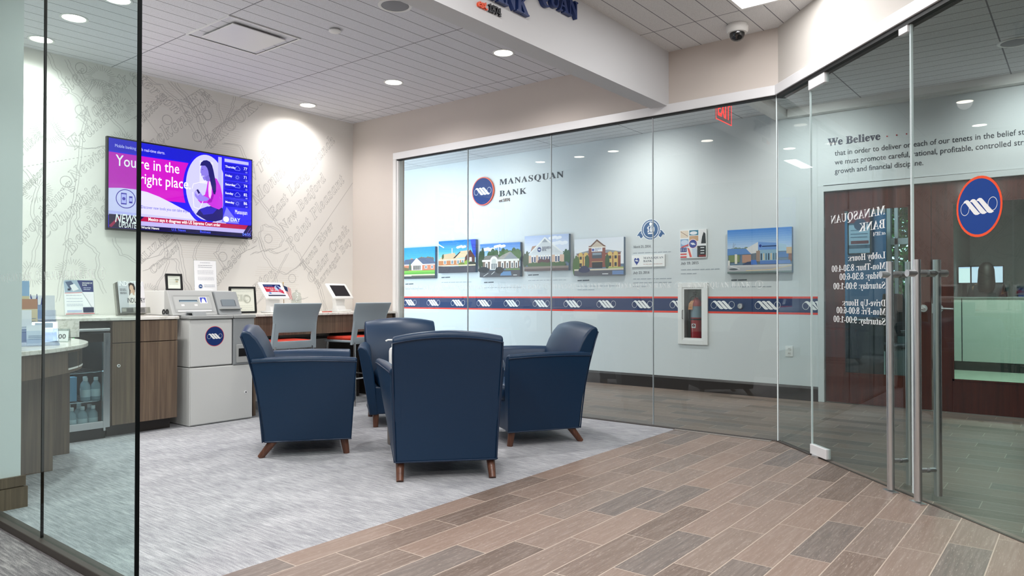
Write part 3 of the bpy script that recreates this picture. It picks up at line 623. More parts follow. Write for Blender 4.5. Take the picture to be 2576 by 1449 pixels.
# ------------------------------------------------------------------ armchairs
def lerp(a, b, t): return a + (b - a) * t
def make_armchair(label):
    c = thing('armchair', label, 'armchair', (0, 0, 0), 0, 'navy lounge armchairs')
    box('seat_frame', M_leather, -.285, .285, -.255, .285, .107, .335, parent=c, bevel=.012)
    MB().rbox(-.258, .258, -.19, .325, .325, .445, .045, 5).done('seat_cushion', M_leather, c, smooth=60)
    # backrest
    prof = [(-.283, .104), (-.296, .25), (-.318, .42), (-.350, .58), (-.398, .74), (-.424, .815), (-.424, .832), (-.414, .843), (-.394, .848), (-.364, .838),
            (-.325, .795), (-.285, .73), (-.250, .65), (-.222, .55), (-.205, .44), (-.20, .30), (-.20, .104)]
    L = []; n = 16
    for i in range(n + 1):
        s = -1 + 2 * i / n; lp = []
        for j, (y, z) in enumerate(prof):
            u = max(0, (z - .45) / .38); hw = lerp(.298, .318, min(1, max(0, (z - .1) / .6)))
            fwd = .03 * (1 - s * s) * (1 if j >= 9 else 0) * min(1, u + .2)
            lp.append((s * hw, y + fwd, z + .034 * (1 - s * s) * u))
        L.append(lp)
    MB().loft(L).done('backrest', M_leather, c, smooth=55, bevel=.012, seg=3)
    for sx in (-1, 1):
        cs = [(.258, .104), (.258, .44), (.260, .58), (.272, .640), (.292, .660), (.308, .668), (.322, .664), (.330, .654), (.332, .640), (.324, .50), (.314, .30), (.304, .104)]
        L = []; n = 14
        for i in range(n + 1):
            t = i / n; lp = []
            for x, z in cs:
                q = (z - .104) / .548; y0 = lerp(-.272, -.362, q ** 1.3); y1 = lerp(.292, .322, q)
                bow = .016 * math.sin(PI * min(1, t * 1.05)) * q; x2 = x + (.072 * q + .020) * t ** 1.2 * (1 if x > .3 else .9 * q) + (bow if x > .3 else bow * .3)
                lp.append((sx * x2, lerp(y0, y1, t), z + .010 * math.sin(PI * t) * (1 if z > .6 else 0)))
            L.append(lp)
        a = MB().loft(L).done('armrest', M_leather, c, smooth=50, bevel=.010, seg=2)
        pp = [p for p in [L[k][8] for k in range(n + 1)]]
        MB().tube([(p[0] + sx*.001, p[1], p[2]) for p in pp], .0045, 6).done('piping', M_piping, a, smooth=60)
        bp = [L[k][11] for k in range(n + 1)]
        MB().tube([(p[0], p[1], p[2] + .004) for p in bp], .005, 6).done('piping', M_piping, a, smooth=60)
        MB().cyl((sx*.272, .245, .108), (sx*.274, .262, 0), .027, .021, 16).done('leg', M_leg, c, smooth=40)
        MB().cyl((sx*.270, -.215, .112), (sx*.272, -.302, 0), .027, .021, 16).done('leg', M_leg, c, smooth=40)
    back = [(s, y) for s, y in ((-1, 0),)]
    edge = []
    for i in range(17):
        s = -1 + i / 8; edge.append((s * .315, -.4245, .813 + .034 * (1 - s * s) * .92))
    MB().tube([(-.298, -.286, .108), (-.303, -.299, .25), (-.309, -.320, .42), (-.314, -.353, .58), (-.316, -.398, .74)] + edge + [(.316, -.398, .74), (.314, -.353, .58), (.309, -.320, .42), (.303, -.299, .25), (.298, -.286, .108)], .005, 6).done('piping', M_piping, c, smooth=60)
    MB().tube([(-.298, -.286, .109), (.298, -.286, .109)], .006, 6).done('piping', M_piping, c, smooth=60)
    return c
ch = make_armchair('navy leather armchair with its back turned, its two hind legs nearest the tile')
ch.location = (3.325, 3.184, 0); ch.rotation_euler = (0, 0, math.radians(48 - 90))
for x, y, az, lb in ((3.18, 4.385, -36, 'navy leather armchair in side view in front of the grey coin machine'),
                     (4.47, 3.36, 148, 'navy leather armchair nearest the straight glass partition, facing away from it'),
                     (4.39, 4.66, 234, 'navy leather armchair behind the others, seen from the front, before the bar stools')):
    k = copy_tree(ch); k['label'] = lb; k.location = (x, y, 0); k.rotation_euler = (0, 0, math.radians(az - 90))

# small drum table with pump bottle
t = thing('drum_table', 'low taupe drum table hidden between the four armchairs', 'side table', (3.78, 3.90, 0))
MB().lathe([(.20, 0), (.205, .01), (.205, .52), (.20, .53)], n=48).done('drum_base', mat('drum_taupe', '#8a7d75', .45), t, smooth=40)
MB().lathe([(.20, .53), (.215, .53), (.22, .536), (.22, .548), (.215, .553), (0, .553)], n=48).done('table_top', M_quartz, t, smooth=40)
t = thing('pump_bottle', 'white pump bottle showing beside the nearest armchair back', 'bottle', (3.642, 3.984, .5535))
MB().lathe([(.0, 0), (.034, 0), (.036, .006), (.036, .125), (.030, .145), (.014, .155), (.014, .168)], n=28, caps=False).done('bottle_body', M_white, t, smooth=40)
MB().lathe([(.017, .155), (.017, .178), (.007, .180), (.007, .200), (.0, .200)], n=20).done('pump', M_white, t, smooth=40)
MB().tube([(0, 0, .198), (0, 0, .206), (-.03, .03, .206), (-.042, .042, .198)], .006, 8).done('spout', M_white, t, smooth=50)

# ------------------------------------------------------------------ bar stools
def make_stool(label):
    c = thing('bar_stool', label, 'bar stool', (0, 0, 0), 0, 'grey bar stools at the walnut desk')
    xs = [-.225, -.195, -.168, -.10, -.03, .03, .10, .168, .195, .225]; zs = [.605, .64, .672, .752, .785, .84, .89, .94, .985, 1.015]
    b = MB(); G = {}
    def P(x, z):
        u = (z - .605) / .41; wd = 1.05 - .07 * u + (.10 * max(0, u - .55) / .45) - .02 * math.sin(PI * min(1, u * 1.1))
        y = -.19 - .05 * u - .035 * max(0, u - .7) / .3 - .055 * (1 - (x / .225) ** 2) * (.3 + .7 * u); return (x * wd, y, z)
    for i, x in enumerate(xs):
        for j, z in enumerate(zs): G[i, j] = b.bm.verts.new(P(x, z))
    for i in range(len(xs) - 1):
        for j in range(len(zs) - 1):
            if 2 <= i <= len(xs) - 4 and j == 2: continue
            b._f([G[i, j], G[i+1, j], G[i+1, j+1], G[i, j+1]])
    o = b.done('backrest', M_stool, c, smooth=70); s = o.modifiers.new('t', 'SOLIDIFY'); s.thickness = .016; s.offset = 0
    v = o.modifiers.new('r', 'BEVEL'); v.width = .004; v.segments = 2; v.angle_limit = math.radians(50)
    for sx in (-1, 1): MB().tube([P(sx*.212, .60), P(sx*.212, .66), P(sx*.212, .75), P(sx*.212, .835)], .0135, 10).done('back_post', M_stool, c, smooth=60)
    MB().rbox(-.215, .215, -.20, .215, .618, .642, .011, 3).done('seat_shell', M_stool, c, smooth=50)
    MB().rbox(-.20, .20, -.185, .20, .638, .676, .018, 4).done('seat_cushion', M_red, c, smooth=60)
    for sx in (-1, 1):
        for y0, y1 in ((-.20, -.245), (.19, .235)): MB().cyl((sx*.19, y0, .622), (sx*.222, y1, 0), .0115, .0115, 14).done('leg', M_chrome, c, smooth=40)
    q = .6; x_ = lerp(.222, .19, .43); y_ = lerp(-.245, -.2, .43); yf = lerp(.235, .19, .43)
    for a, e in (((-x_, y_, .268), (x_, y_, .268)), ((-x_, yf, .268), (x_, yf, .268)), ((-x_, y_, .268), (-x_, yf, .268)), ((x_, y_, .268), (x_, yf, .268))):
        MB().cyl(a, e, .008, n=10).done('footrest', M_chrome, c, smooth=40)
    return c
st = make_stool('grey bar stool with red seat in front of the lit tablet'); st.location = (3.99, 5.89, 0); st.rotation_euler = (0, 0, math.radians(-3))
k = copy_tree(st); k['label'] = 'grey bar stool with red seat in front of the dark tablet'; k.location = (4.845, 5.89, 0); k.rotation_euler = (0, 0, math.radians(4))

# ------------------------------------------------------------------ counters along the mural
struct_y = 5.86
t = thing('base_cabinet', 'walnut base cabinet with drawer over door beside the bottle fridge', 'cabinet', (0, 0, 0))
box('carcass', M_cab, 2.464, 2.975, 5.868, 6.69, .09, .892, parent=t)
box('toe_kick', M_base, 2.464, 2.955, 5.93, 5.95, 0, .09, parent=t)
d = box('drawer', M_cab, 2.467, 2.973, 5.845, 5.866, 0.722, .886, parent=t, bevel=.0015)
d = box('door', M_cab, 2.467, 2.973, 5.845, 5.866, .092, .716, parent=t, bevel=.0015)
MB().cyl((2.512, 5.845, .545), (2.512, 5.838, .545), .012, n=20).done('lock', M_alu, d, smooth=40)
MB().cyl((2.512, 5.8385, .545), (2.512, 5.8372, .545), .006, n=12).done('keyhole', M_black, d)
ct = tag(box('countertop', M_quartz, 1.375, 2.985, 5.838, 6.695, .893, .917, bevel=.003), 'white quartz countertop over the fridge and walnut cabinet', 'countertop')
ct = tag(box('countertop', M_quartz, 3.70, 5.43, 5.90, 6.695, .893, .917, bevel=.003), 'white quartz desk top under the two tablets', 'countertop')
t = thing('desk', 'long walnut desk apron with open knee space for the stools', 'desk', (0, 0, 0))
box('apron', M_cab, 3.73, 5.40, 5.93, 5.95, .712, .892, parent=t)
box('side_panel', M_cab, 3.705, 3.73, 5.91, 6.69, 0, .892, parent=t)
box('side_panel', M_base, 5.40, 5.425, 5.91, 6.69, 0, .892, parent=t)
box('support_panel', M_base, 5.30, 5.398, 5.96, 6.6, 0, .70, parent=t)
box('side_panel', M_base, 5.14, 5.165, 6.2, 6.69, 0, .712, parent=t)
box('cable_shelf', M_base, 3.73, 5.40, 6.52, 6.69, .62, .64, parent=t)
tag(box('riser_panel', M_quartz, 1.375, 2.205, 5.772, 5.793, .781, .900), 'upright white quartz riser behind the rounded table', 'panel')

# bottle fridge
t = thing('bottle_fridge', 'stainless glass door fridge holding water bottles', 'fridge', (0, 0, 0))
m = MB().box(1.862, 1.885, 5.875, 6.5, .055, .878).box(2.43, 2.452, 5.875, 6.5, .055, .878).box(1.885, 2.43, 6.48, 6.5, .055, .878).box(1.885, 2.43, 5.875, 6.48, .055, .075).box(1.885, 2.43, 5.875, 6.48, .86, .878)
m.done('body', mat('fridge_inner', '#0b0e10', .5), t)
m = MB(); fx0, fx1, fz0, fz1, fw = 1.862, 2.452, .085, .80, .048
m.box(fx0, fx0 + fw, 5.845, 5.875, fz0, fz1).box(fx1 - fw, fx1, 5.845, 5.875, fz0, fz1).box(fx0 + fw, fx1 - fw, 5.845, 5.875, fz0, fz0 + .05)
dr = m.done('door', M_steel, t, bevel=.002)
box('top_panel', M_black, fx0, fx1, 5.845, 5.875, .805, .876, parent=t)
box('door_head', M_black, fx0 + fw, fx1 - fw, 5.847, 5.875, .735, fz1, parent=dr)
box('door_glass', glass('fridge_glass', '#e6eef0', .6), fx0 + fw, fx1 - fw, 5.858, 5.866, fz0 + .05, .735, parent=dr)
h = MB().cyl((fx0 + .02, 5.815, .828), (fx1 - .02, 5.815, .828), .012, n=16).done('handle', M_steel, t, smooth=40)
for x in (fx0 + .06, fx1 - .06): MB().cyl((x, 5.815, .828), (x, 5.846, .828), .008, n=12).done('handle_post', M_steel, h, smooth=40)
box('kick_plate', M_black, fx0 + .02, fx1 - .02, 5.88, 5.90, .0, .06, parent=t)
MB().cyl((fx1 - .035, 5.86, .06), (fx1 - .035, 5.86, .085), .010, n=12).done('hinge', M_steel, t, smooth=40)
box('indicator', mat('green_led', '#37ff5a', emit=4.0), 2.185, 2.20, 5.8465, 5.848, .765, .771, parent=dr)
for z in (.285, .505):
    m = MB()
    for k in range(11): m.cyl((1.89 + .053*k, 5.90, z), (1.89 + .053*k, 6.46, z), .003, n=6)
    m.cyl((1.886, 5.90, z), (2.429, 5.90, z), .0045, n=8).done('wire_shelf', M_chrome, t)
l = bpy.data.lights.new('fridge_lamp', 'AREA'); l.energy = 3.5; l.size = .3; l.color = (.7, .88, 1); lo = bpy.data.objects.new('fridge_lamp', l); COL.objects.link(lo); lo.parent = t; lo.location = (2.15, 6.2, .85)
M_pet = film('clear_bottle', '#cfe2ea', .45)
def make_bottle(label):
    b = thing('water_bottle', label, 'bottle', (0, 0, 0), 0, 'water bottles in the fridge')
    MB().lathe([(0, .001), (.030, .001), (.033, .008), (.032, .05), (.033, .10), (.030, .12), (.014, .145), (.014, .155)], n=18, caps=False).done('bottle_body', M_pet, b, smooth=50)
    MB().lathe([(.0335, .03), (.0335, .085)], n=18, caps=False).done('paper_label', mat('label_white', '#e6eef0', .5), b, smooth=50)
    MB().lathe([(.0155, .150), (.0155, .172), (.014, .174), (0, .174)], n=18, caps=False).done('cap', M_white, b, smooth=50); return b
bb = None
lo_, up_ = 'at the bottom of the fridge', 'on the fridge shelf above the others'
for x, y, z, w1_, w2_ in ((2.215, 5.93, .0765, 'front left', lo_), (2.29, 5.93, .0765, 'front middle', lo_), (2.365, 5.93, .0765, 'front right', lo_), (2.225, 6.02, .0765, 'second row left', lo_), (2.30, 6.02, .0765, 'second row middle', lo_), (2.375, 6.02, .0765, 'second row right', lo_), (2.26, 6.11, .0765, 'hindmost left', lo_), (2.335, 6.11, .0765, 'hindmost right', lo_),
                        (2.315, 5.94, .2895, 'front left', up_), (2.388, 5.94, .2895, 'front right', up_), (2.35, 6.04, .2895, 'hindmost', up_)):
    lb = 'clear water bottle, %s of those standing %s' % (w1_, w2_)
    if bb is None: bb = o = make_bottle(lb)
    else: o = copy_tree(bb); o['label'] = lb
    o.location = (x, y, z)
tag(box('drink_carton', mat('carton_blue', '#8fc4e6', .5), 2.215, 2.272, 5.985, 6.045, .289, .47), 'pale blue drink carton on the fridge shelf', 'carton')

# rounded low table in front of the fridge
out = [(1.375, 4.50), (1.50, 4.55), (1.66, 4.67), (1.82, 4.83), (1.94, 4.99), (2.03, 5.17), (2.085, 5.36), (2.12, 5.58), (2.135, 5.81), (1.375, 5.81)]
def smoothpts(P, n=6):
    R = []
    for i in range(len(P) - 1):
        p0 = P[max(i-1, 0)]; p1 = P[i]; p2 = P[i+1]; p3 = P[min(i+2, len(P)-1)]
        for k in range(n):
            t = k / n; R.append(tuple(.5*((2*p1[a]) + (-p0[a]+p2[a])*t + (2*p0[a]-5*p1[a]+4*p2[a]-p3[a])*t*t + (-p0[a]+3*p1[a]-3*p2[a]+p3[a])*t**3) for a in (0, 1)))
    return R + [P[-1]]
oc = smoothpts(out[:9])
t = thing('rounded_table', 'low rounded table with white quartz top and curved walnut apron', 'table', (0, 0, 0))
MB().prism(oc + [(1.375, 5.81)], 'Z', .754, .780).done('table_top', M_quartz, t, bevel=.004)
def inset(P, d):
    R = []
    for i, p in enumerate(P):
        a = Vector(P[max(i-1, 0)]); b = Vector(P[min(i+1, len(P)-1)]); e = (b - a).normalized(); R.append((p[0] - e.y * d, p[1] + e.x * d))
    return R
ia = [p for p in inset(oc, .035) if p[0] > 1.378]; ib = [p for p in inset(oc, .055) if p[0] > 1.378]
ap = MB().prism(ia + ib[::-1], 'Z', .615, .748).done('apron', M_cab, t)
box('pedestal', M_cab, 1.376, 1.775, 5.03, 5.47, 0, .748, parent=t)
box('pedestal', M_cab, 1.376, 2.04, 5.49, 5.80, 0, .748, parent=t)
for q, (i0, i1) in enumerate(((18, 23), (24, 29))):
    seg = inset(oc, .0330)[i0:i1 + 1]; sg2 = inset(oc, .036)[i0:i1 + 1]
    MB().prism(seg + sg2[::-1], 'Z', .640, .735).done('letter_slot', M_black, ap)
    seg = inset(oc, .030)[i0:i1 + 1]; MB().prism(seg + sg2[::-1], 'Z', .632, .642).done('slot_lip', M_whitematte, ap)

# coin counting machine
t = thing('coin_machine', 'white and grey coin counting machine between cabinet and desk', 'coin machine', (0, 0, 0))
box('lower_body', M_grey1, 3.06, 3.635, 5.815, 6.45, .004, .484, parent=t, bevel=.004)
box('lower_door', M_grey1, 3.066, 3.63, 5.806, 5.816, .012, .478, parent=t, bevel=.003)
b = MB().cyl((3.565, 5.807, .238), (3.565, 5.799, .238), .013, n=20).done('lock', M_alu, t, smooth=40); MB().cyl((3.565, 5.7995, .238), (3.565, 5.7975, .238), .006, n=12).done('keyhole', M_black, b)
box('upper_body', M_grey1, 3.06, 3.44, 5.820, 6.45, .490, .886, parent=t, bevel=.004)
box('upper_door', M_grey1, 3.066, 3.436, 5.810, 5.821, .496, .880, parent=t, bevel=.003)
a = Art(.17, .17); a.logo(.5, .5, .5, ring='#c8404a', rw=.05); a.done('emblem_sticker', t, (3.192, 5.8095, .655))
box('grey_column', M_grey2, 3.446, 3.645, 5.80, 6.45, .484, .886, parent=t, bevel=.005)
c = box('dispense_tray', M_grey3, 3.47, 3.63, 5.79, 5.801, .50, .66, parent=t, bevel=.004)
box('tray_opening', M_black, 3.488, 3.612, 5.7885, 5.791, .555, .625, parent=c)
box('lid', M_grey3, 3.052, 3.442, 5.796, 6.0, .888, .918, parent=t, bevel=.006)
box('lid', M_grey3, 3.448, 3.655, 5.79, 6.0, .888, .918, parent=t, bevel=.006)
MB().prism([(5.80, .918), (5.815, .952), (5.93, .952), (5.94, .918), (5.925, .918), (5.915, .938), (5.83, .938), (5.818, .918)], 'X', 3.085, 3.20).done('lid_handle', M_grey2, t, bevel=.002)
MB().prism([(5.945, .918), (6.055, 1.13), (6.10, 1.13), (6.10, .918)], 'X', 2.985, 3.385).done('console', M_grey3, t, bevel=.006)
box('console_back', M_grey1, 2.99, 3.60, 6.10, 6.60, .918, 1.128, parent=t, bevel=.004)
sl = math.atan2(.11, .212)
a = Art(.34, .16); a.rect('#9c9e9d', 0, 0, 1, 1); a.rect('#a9abaa', .03, .2, .97, .93); a.rect('#8f9190', .03, .93, .97, 1); a.rect('#e4e4e2', .06, .04, .94, .10)
a.rect('#2d4a5e', .15, .60, .62, .72); a.rect('#7d94a0', .165, .60, .61, .66); a.rect('#eeeeee', .68, .52, .88, .90); a.rect('#2c3fb0', .70, .55, .86, .87); a.ell('#eeeeee', .78, .66, .045); a.poly('#eeeeee', .76, .8, .80, .8, .84, .55, .72, .55)
a.rect('#d8d8d6', .18, .36, .26, .46); a.rect('#d8d8d6', .52, .36, .60, .46)
o = a.done('control_panel', t, (3.015, 5.960 - .004, .945)); o.rotation_euler = (-sl, 0, 0)
MB().prism([(5.93, .918), (6.03, 1.12), (6.10, 1.12), (6.10, .918)], 'X', 3.392, 3.605).done('screen_housing', M_grey2, t, bevel=.005)
a = Art(.15, .13); a.rect('#878c90', 0, 0, 1, 1); a.rect('#4e555c', .04, .06, .96, .97); a.rect('#6c767e', .09, .09, .91, .84)
o = a.done('screen', t, (3.425, 5.966 - .004, .985)); o.rotation_euler = (-sl, 0, 0)
box('screen_ledge', M_grey3, 3.40, 3.60, 5.925, 5.96, .965, .975, parent=t, bevel=.002)

# ------------------------------------------------------------------ television
t = thing('television', 'large wall mounted television showing a blue and magenta bank advert', 'television', (2.742, 6.63, 1.655))
TW, TH = 1.398, .812
box('body', M_black, 0, TW, .0, .035, 0, TH, parent=t, bevel=.004)
box('wall_mount', M_black, .45, .95, .035, .0695, .25, .6, parent=t)
E_ = 1.25
a = Art(TW - .03, TH - .034, E_)
BLUE, MAG, LAV = '#1408e8', '#c800c0', '#d8d4ff'
a.rect(BLUE, 0, 0, 1, 1)
a.rect('#0a10c8', 0, .86, .6, 1); a.rect(MAG, 0, .36, .62, .845)
wave = [0, .44, .08, .455, .16, .455, .24, .44, .32, .40, .40, .345, .48, .285, .55, .235, .62, .20, .70, .185, .76, .20, .80, .23]
a.poly(LAV, *([0, .14] + wave + [.80, .14]))
a.poly('#c4c0ff', 0, .14, 0, .19, .8, .16, .8, .14)
# lady reading a phone, in an oval
a.ell(BLUE, .640, .56, .158, .435); a.ell('#c9c6ff', .650, .575, .148, .405, 48)
a.rect('#dcdaff', .60, .62, .70, .90); a.rect('#b4b0f6', .738, .15, .765, .98)
a.poly('#1a1270', .575, .235, .60, .30, .64, .33, .70, .36, .76, .37, .785, .30, .778, .20, .72, .165, .65, .17)
a.poly('#2a22b4', .60, .30, .66, .345, .735, .33, .70, .26, .63, .235)
a.poly('#c02cd4', .675, .69, .70, .715, .728, .70, .755, .62, .772, .50, .774, .36, .745, .32, .69, .345, .655, .385, .61, .375, .588, .41, .60, .45, .640, .485, .652, .57, .660, .655)
a.poly('#9a18b4', .70, .60, .715, .56, .70, .44, .665, .40, .655, .385, .69, .40)
a.poly('#e4c8f6', .668, .66, .680, .655, .690, .60, .688, .50, .680, .44, .668, .47, .664, .56)
a.poly('#8676dc', .607, .79, .612, .83, .622, .865, .645, .868, .662, .82, .668, .76, .664, .71, .650, .67, .636, .660, .626, .675, .622, .70, .612, .715, .613, .735, .606, .75)
a.poly('#7464cc', .640, .70, .668, .74, .676, .66, .650, .655)
a.line('#f0ecff', [(.617, .715), (.624, .708), (.634, .716)], .004); a.line('#2a2080', [(.616, .79), (.626, .795)], .003)
a.poly('#14106a', .603, .835, .610, .875, .628, .905, .652, .915, .676, .90, .692, .86, .702, .80, .712, .72, .722, .63, .722, .55, .715, .50, .704, .51, .694, .56, .684, .62, .676, .68, .668, .73, .664, .78, .655, .82, .640, .845, .622, .84)
a.poly('#9080e6', .563, .50, .575, .535, .600, .52, .620, .475, .655, .455, .672, .44, .650, .41, .61, .40, .585, .42, .566, .455)
a.poly('#b4a8f4', .566, .50, .578, .54, .598, .53, .604, .49, .588, .46)
a.poly('#120c58', .577, .53, .588, .545, .604, .50, .593, .485)
a.line('#ece8ff', [(.545, .54), (.555, .60), (.60, .63), (.64, .645)], .006); a.line('#ece8ff', [(.55, .50), (.56, .32), (.60, .30), (.625, .40)], .006)
a.text('#dcd8ff', 'Mobile banking with real-time alerts.', .035, .905, .040, 'sans', width=.44)
a.text('#ffffff', "You're in the", .042, .70, .138, 'sans', bold=.006, width=.565); a.text('#ffffff', 'right place.', .188, .53, .138, 'sans', bold=.006, width=.475)
a.ell('#3020a8', .105, .335, .062, .108); a.ell(LAV, .105, .335, .057, .099); a.rect('#3428b0', .075, .27, .11, .40); a.rect('#c0bcff', .078, .285, .107, .385); a.ell('#3428b0', .0925, .335, .010, .018); a.rect('#3428b0', .125, .29, .146, .37); a.rect('#c0bcff', .1275, .31, .1435, .35)
a.text('#4038b8', 'Discover new tools you can take anywhere.', .20, .245, .040, 'sans', width=.50)
# weather panel
a.rect('#2a24f4', .775, .16, 1, .99); a.rect('#b8b8ff', .785, .93, .975, .97)
for i, (dn, hi, lo) in enumerate((('Thursday', '77', '65'), ('Friday', '71', '59'), ('Saturday', '74', '62'), ('Sunday', '82', '68'), ('Monday', '86', '64'))):
    zt = .915 - i * .112; a.rect('#0606c8', .785, zt - .10, .975, zt)
    a.text('#ffffff', dn, .790, zt - .055, .030, bold=.02); a.text('#ffffff', hi, .935, zt - .055, .040, bold=.01); a.text('#c8c8ff', lo, .950, zt - .092, .022)
    zc = zt - .05
    if dn in ('Friday', 'Monday'):
        a.ring('#a8b4ff', .885, zc, .009, .003, 16)
        for q in range(8): a.line('#a8b4ff', [(.885 + .013*math.cos(q*PI/4), zc + .022*math.sin(q*PI/4)), (.885 + .018*math.cos(q*PI/4), zc + .031*math.sin(q*PI/4))], .0025)
    else: a.line('#a8b4ff', [(.868, zc - .02), (.865, zc), (.873, zc + .015), (.882, zc + .03), (.893, zc + .028), (.899, zc + .012), (.907, zc), (.903, zc - .02), (.868, zc - .02)], .003)
a.text('#ffffff', 'Manasquan', .865, .285, .062, 'sans', width=.135)
a.poly('#7a78ff', .76, .16, .80, .36, .90, .16)
a.ell('#ffffff', .797, .205, .022, .035); a.text('#e8fbe8', 'DAY', .83, .185, .052, bold=.01)
# news bar
a.rect('#0a0850', 0, 0, 1, .15); a.poly('#b00848', .19, .095, .22, .15, .97, .15, .95, .095); a.poly('#b8b0f4', .17, .045, .19, .095, .95, .095, .93, .045)
a.rect('#100a40', 0, 0, .92, .045); a.poly('#1a0c38', 0, 0, 0, .15, .17, .15, .19, .10, .17, .05, .16, 0)
a.poly('#a0184a', .0, .02, .06, .13, .075, .13, .015, 0); a.poly('#20104c', .93, 0, 1, .0, 1, .14, .98, .14)
a.line('#6a58c8', [(.95, .01), (.99, .12)], .004); a.line('#6a58c8', [(.97, .01), (1, .09)], .004)
a.text('#ffffff', 'NEWS', .035, .065, .105, 'sans', bold=.015, shear=.2, width=.185); a.text('#ffffff', 'UPDATE', .058, .008, .068, 'sans', bold=.012, shear=.2, width=.150)
a.text('#ffffff', 'Mexico says it disagrees with US Supreme Court order', .245, .107, .042, 'sans', bold=.02, width=.695)
a.text('#ffffff', 'World News', .20, .012, .030, bold=.015); a.text('#4858ff', 'U.S. News', .40, .012, .032, bold=.015); a.text('#4858ff', 'Business', .60, .012, .032, bold=.015); a.text('#5a7aff', '04:05', .925, .012, .042, bold=.01)
a.done('screen', t, (.015, -.0008, .020))
box('screen_glass', glass('screen_glass', '#ffffff', .45), .012, TW - .012, -.0175, -.0155, .016, TH - .012, parent=t)
mk = box('badge', M_grey3, TW - .05, TW - .018, -.001, 0, .004, .009, parent=t)

# ------------------------------------------------------------------ tablets, flag and jar on the desk
def tablet(label, x, y, lit, rz):
    t = thing('tablet_kiosk', label, 'tablet', (x, y, .917), math.radians(rz), 'tablet kiosks on the desk')
    MB().rbox(-.10, .10, -.075, .085, 0, .016, .007, 3).done('base_plate', M_white, t, smooth=50)
    MB().loft([[(-.06, -.03, .015), (.06, -.03, .015), (.07, .05, .015), (-.07, .05, .015)], [(-.058, -.005, .07), (.058, -.005, .07), (.062, .05, .07), (-.062, .05, .07)], [(-.07, .0, .14), (.07, .0, .14), (.07, .055, .15), (-.07, .055, .15)], [(-.08, -.02, .19), (.08, -.02, .19), (.08, .05, .22), (-.08, .05, .22)]]).done('stem', M_white, t, bevel=.004)
    h = MB().rbox(-.143, .143, -.012, .012, -.105, .105, .011, 4).done('head', M_white, t, (0, .015, .215), smooth=50); h.rotation_euler = (math.radians(-40), 0, 0)
    a = Art(.212, .152, .9 if lit else 0.0)
    if lit:
        a.rect('#f4f6ff', 0, 0, 1, 1); a.rect('#101f6e', 0, .78, 1, 1); a.rect('#e2264a', 0, .36, .68, .78); a.poly('#e2264a', .6, .36, .68, .40, .95, .22, 1, .22, 1, .5, .7, .6)
        a.rect('#10153c', 0, 0, 1, .10); a.ell('#b8cdf4', .76, .66, .16, .26); a.poly('#2a3c8c', .70, .80, .76, .92, .84, .78, .86, .5, .78, .5); a.poly('#e85070', .72, .55, .9, .62, .95, .36, .7, .34)
        a.text('#ffffff', "You're in the", .05, .62, .026, bold=.02); a.text('#ffffff', 'right place.', .25, .46, .026, bold=.02); a.rect('#5a8ad8', .12, .2, .24, .32); a.text('#98b4ea', 'Mobile banking', .05, .85, .016)
    else: a.rect('#17151d', 0, 0, 1, 1)
    o = a.done('screen', h, (-.106, -.0124, -.078)); return t
tablet('white tablet kiosk with a lit red and blue screen', 4.20, 6.33, True, 6)
tablet('white tablet kiosk with a dark blank screen', 5.01, 6.33, False, 4)
t = thing('desk_flag', 'small american flag on a stick standing behind the lit tablet', 'flag', (4.385, 6.44, .917))
MB().lathe([(.03, 0), (.03, .008), (.006, .016), (.006, .02)], n=20).done('foot', M_black, t, smooth=40)
MB().cyl((0, 0, .01), (-.012, 0, .295), .003, n=8).done('stick', mat('flag_stick', '#8a6a3a', .5), t, smooth=40)
MB().lathe([(0, 0), (.006, .006), (.0, .022)], (-.0125, 0, .290), 10).done('finial', mat('brass', '#c9a24a', .3, 1.0), t, smooth=60)
a = Art(.1, .16)
F = lambda u, v_: (.02 + .9 * u * .9 + .25 * v_, .95 - .75 * v_ - .22 * u - .05 * math.sin(u * 6))
for k in range(13):
    p = [];
    for q in range(7): p += list(F(k / 13, q / 6))
    for q in range(6, -1, -1): p += list(F((k + 1) / 13, q / 6))
    a.poly('#c23040' if k % 2 == 0 else '#f2eeea', *p)
p = list(F(0, 0)) + list(F(0, .4)) + list(F(7/13, .4)) + list(F(7/13, 0)); a.poly('#27365e', *p)
a.done('flag_cloth', t, (-.012, -.004, .12))
t = thing('glass_jar', 'clear glass jar with a domed lid on the desk behind the stool', 'jar', (4.545, 6.46, .9175))
MB().lathe([(0, .0), (.05, 0), (.052, .006), (.052, .15), (.044, .168), (.041, .172)], n=32, caps=False).done('jar_body', glass('jar_glass', '#eef2f0', 1.6), t, smooth=50)
MB().lathe([(.046, .173), (.046, .179), (.04, .195), (.016, .205), (.009, .212), (.014, .222), (0, .232)], n=28).done('lid', MATS['jar_glass'], t, smooth=50)
tag(box('red_pen', M_red, 4.62, 4.74, 6.12, 6.128, .9175, .9245), 'red pen lying on the desk between the stools', 'pen')
tag(MB().box(5.11, 5.25, 6.10, 6.17, .9175, .922).done('leaflet', mat('leaflet_red', '#b8473c', .5)), 'reddish leaflet lying before the dark tablet', 'leaflet')

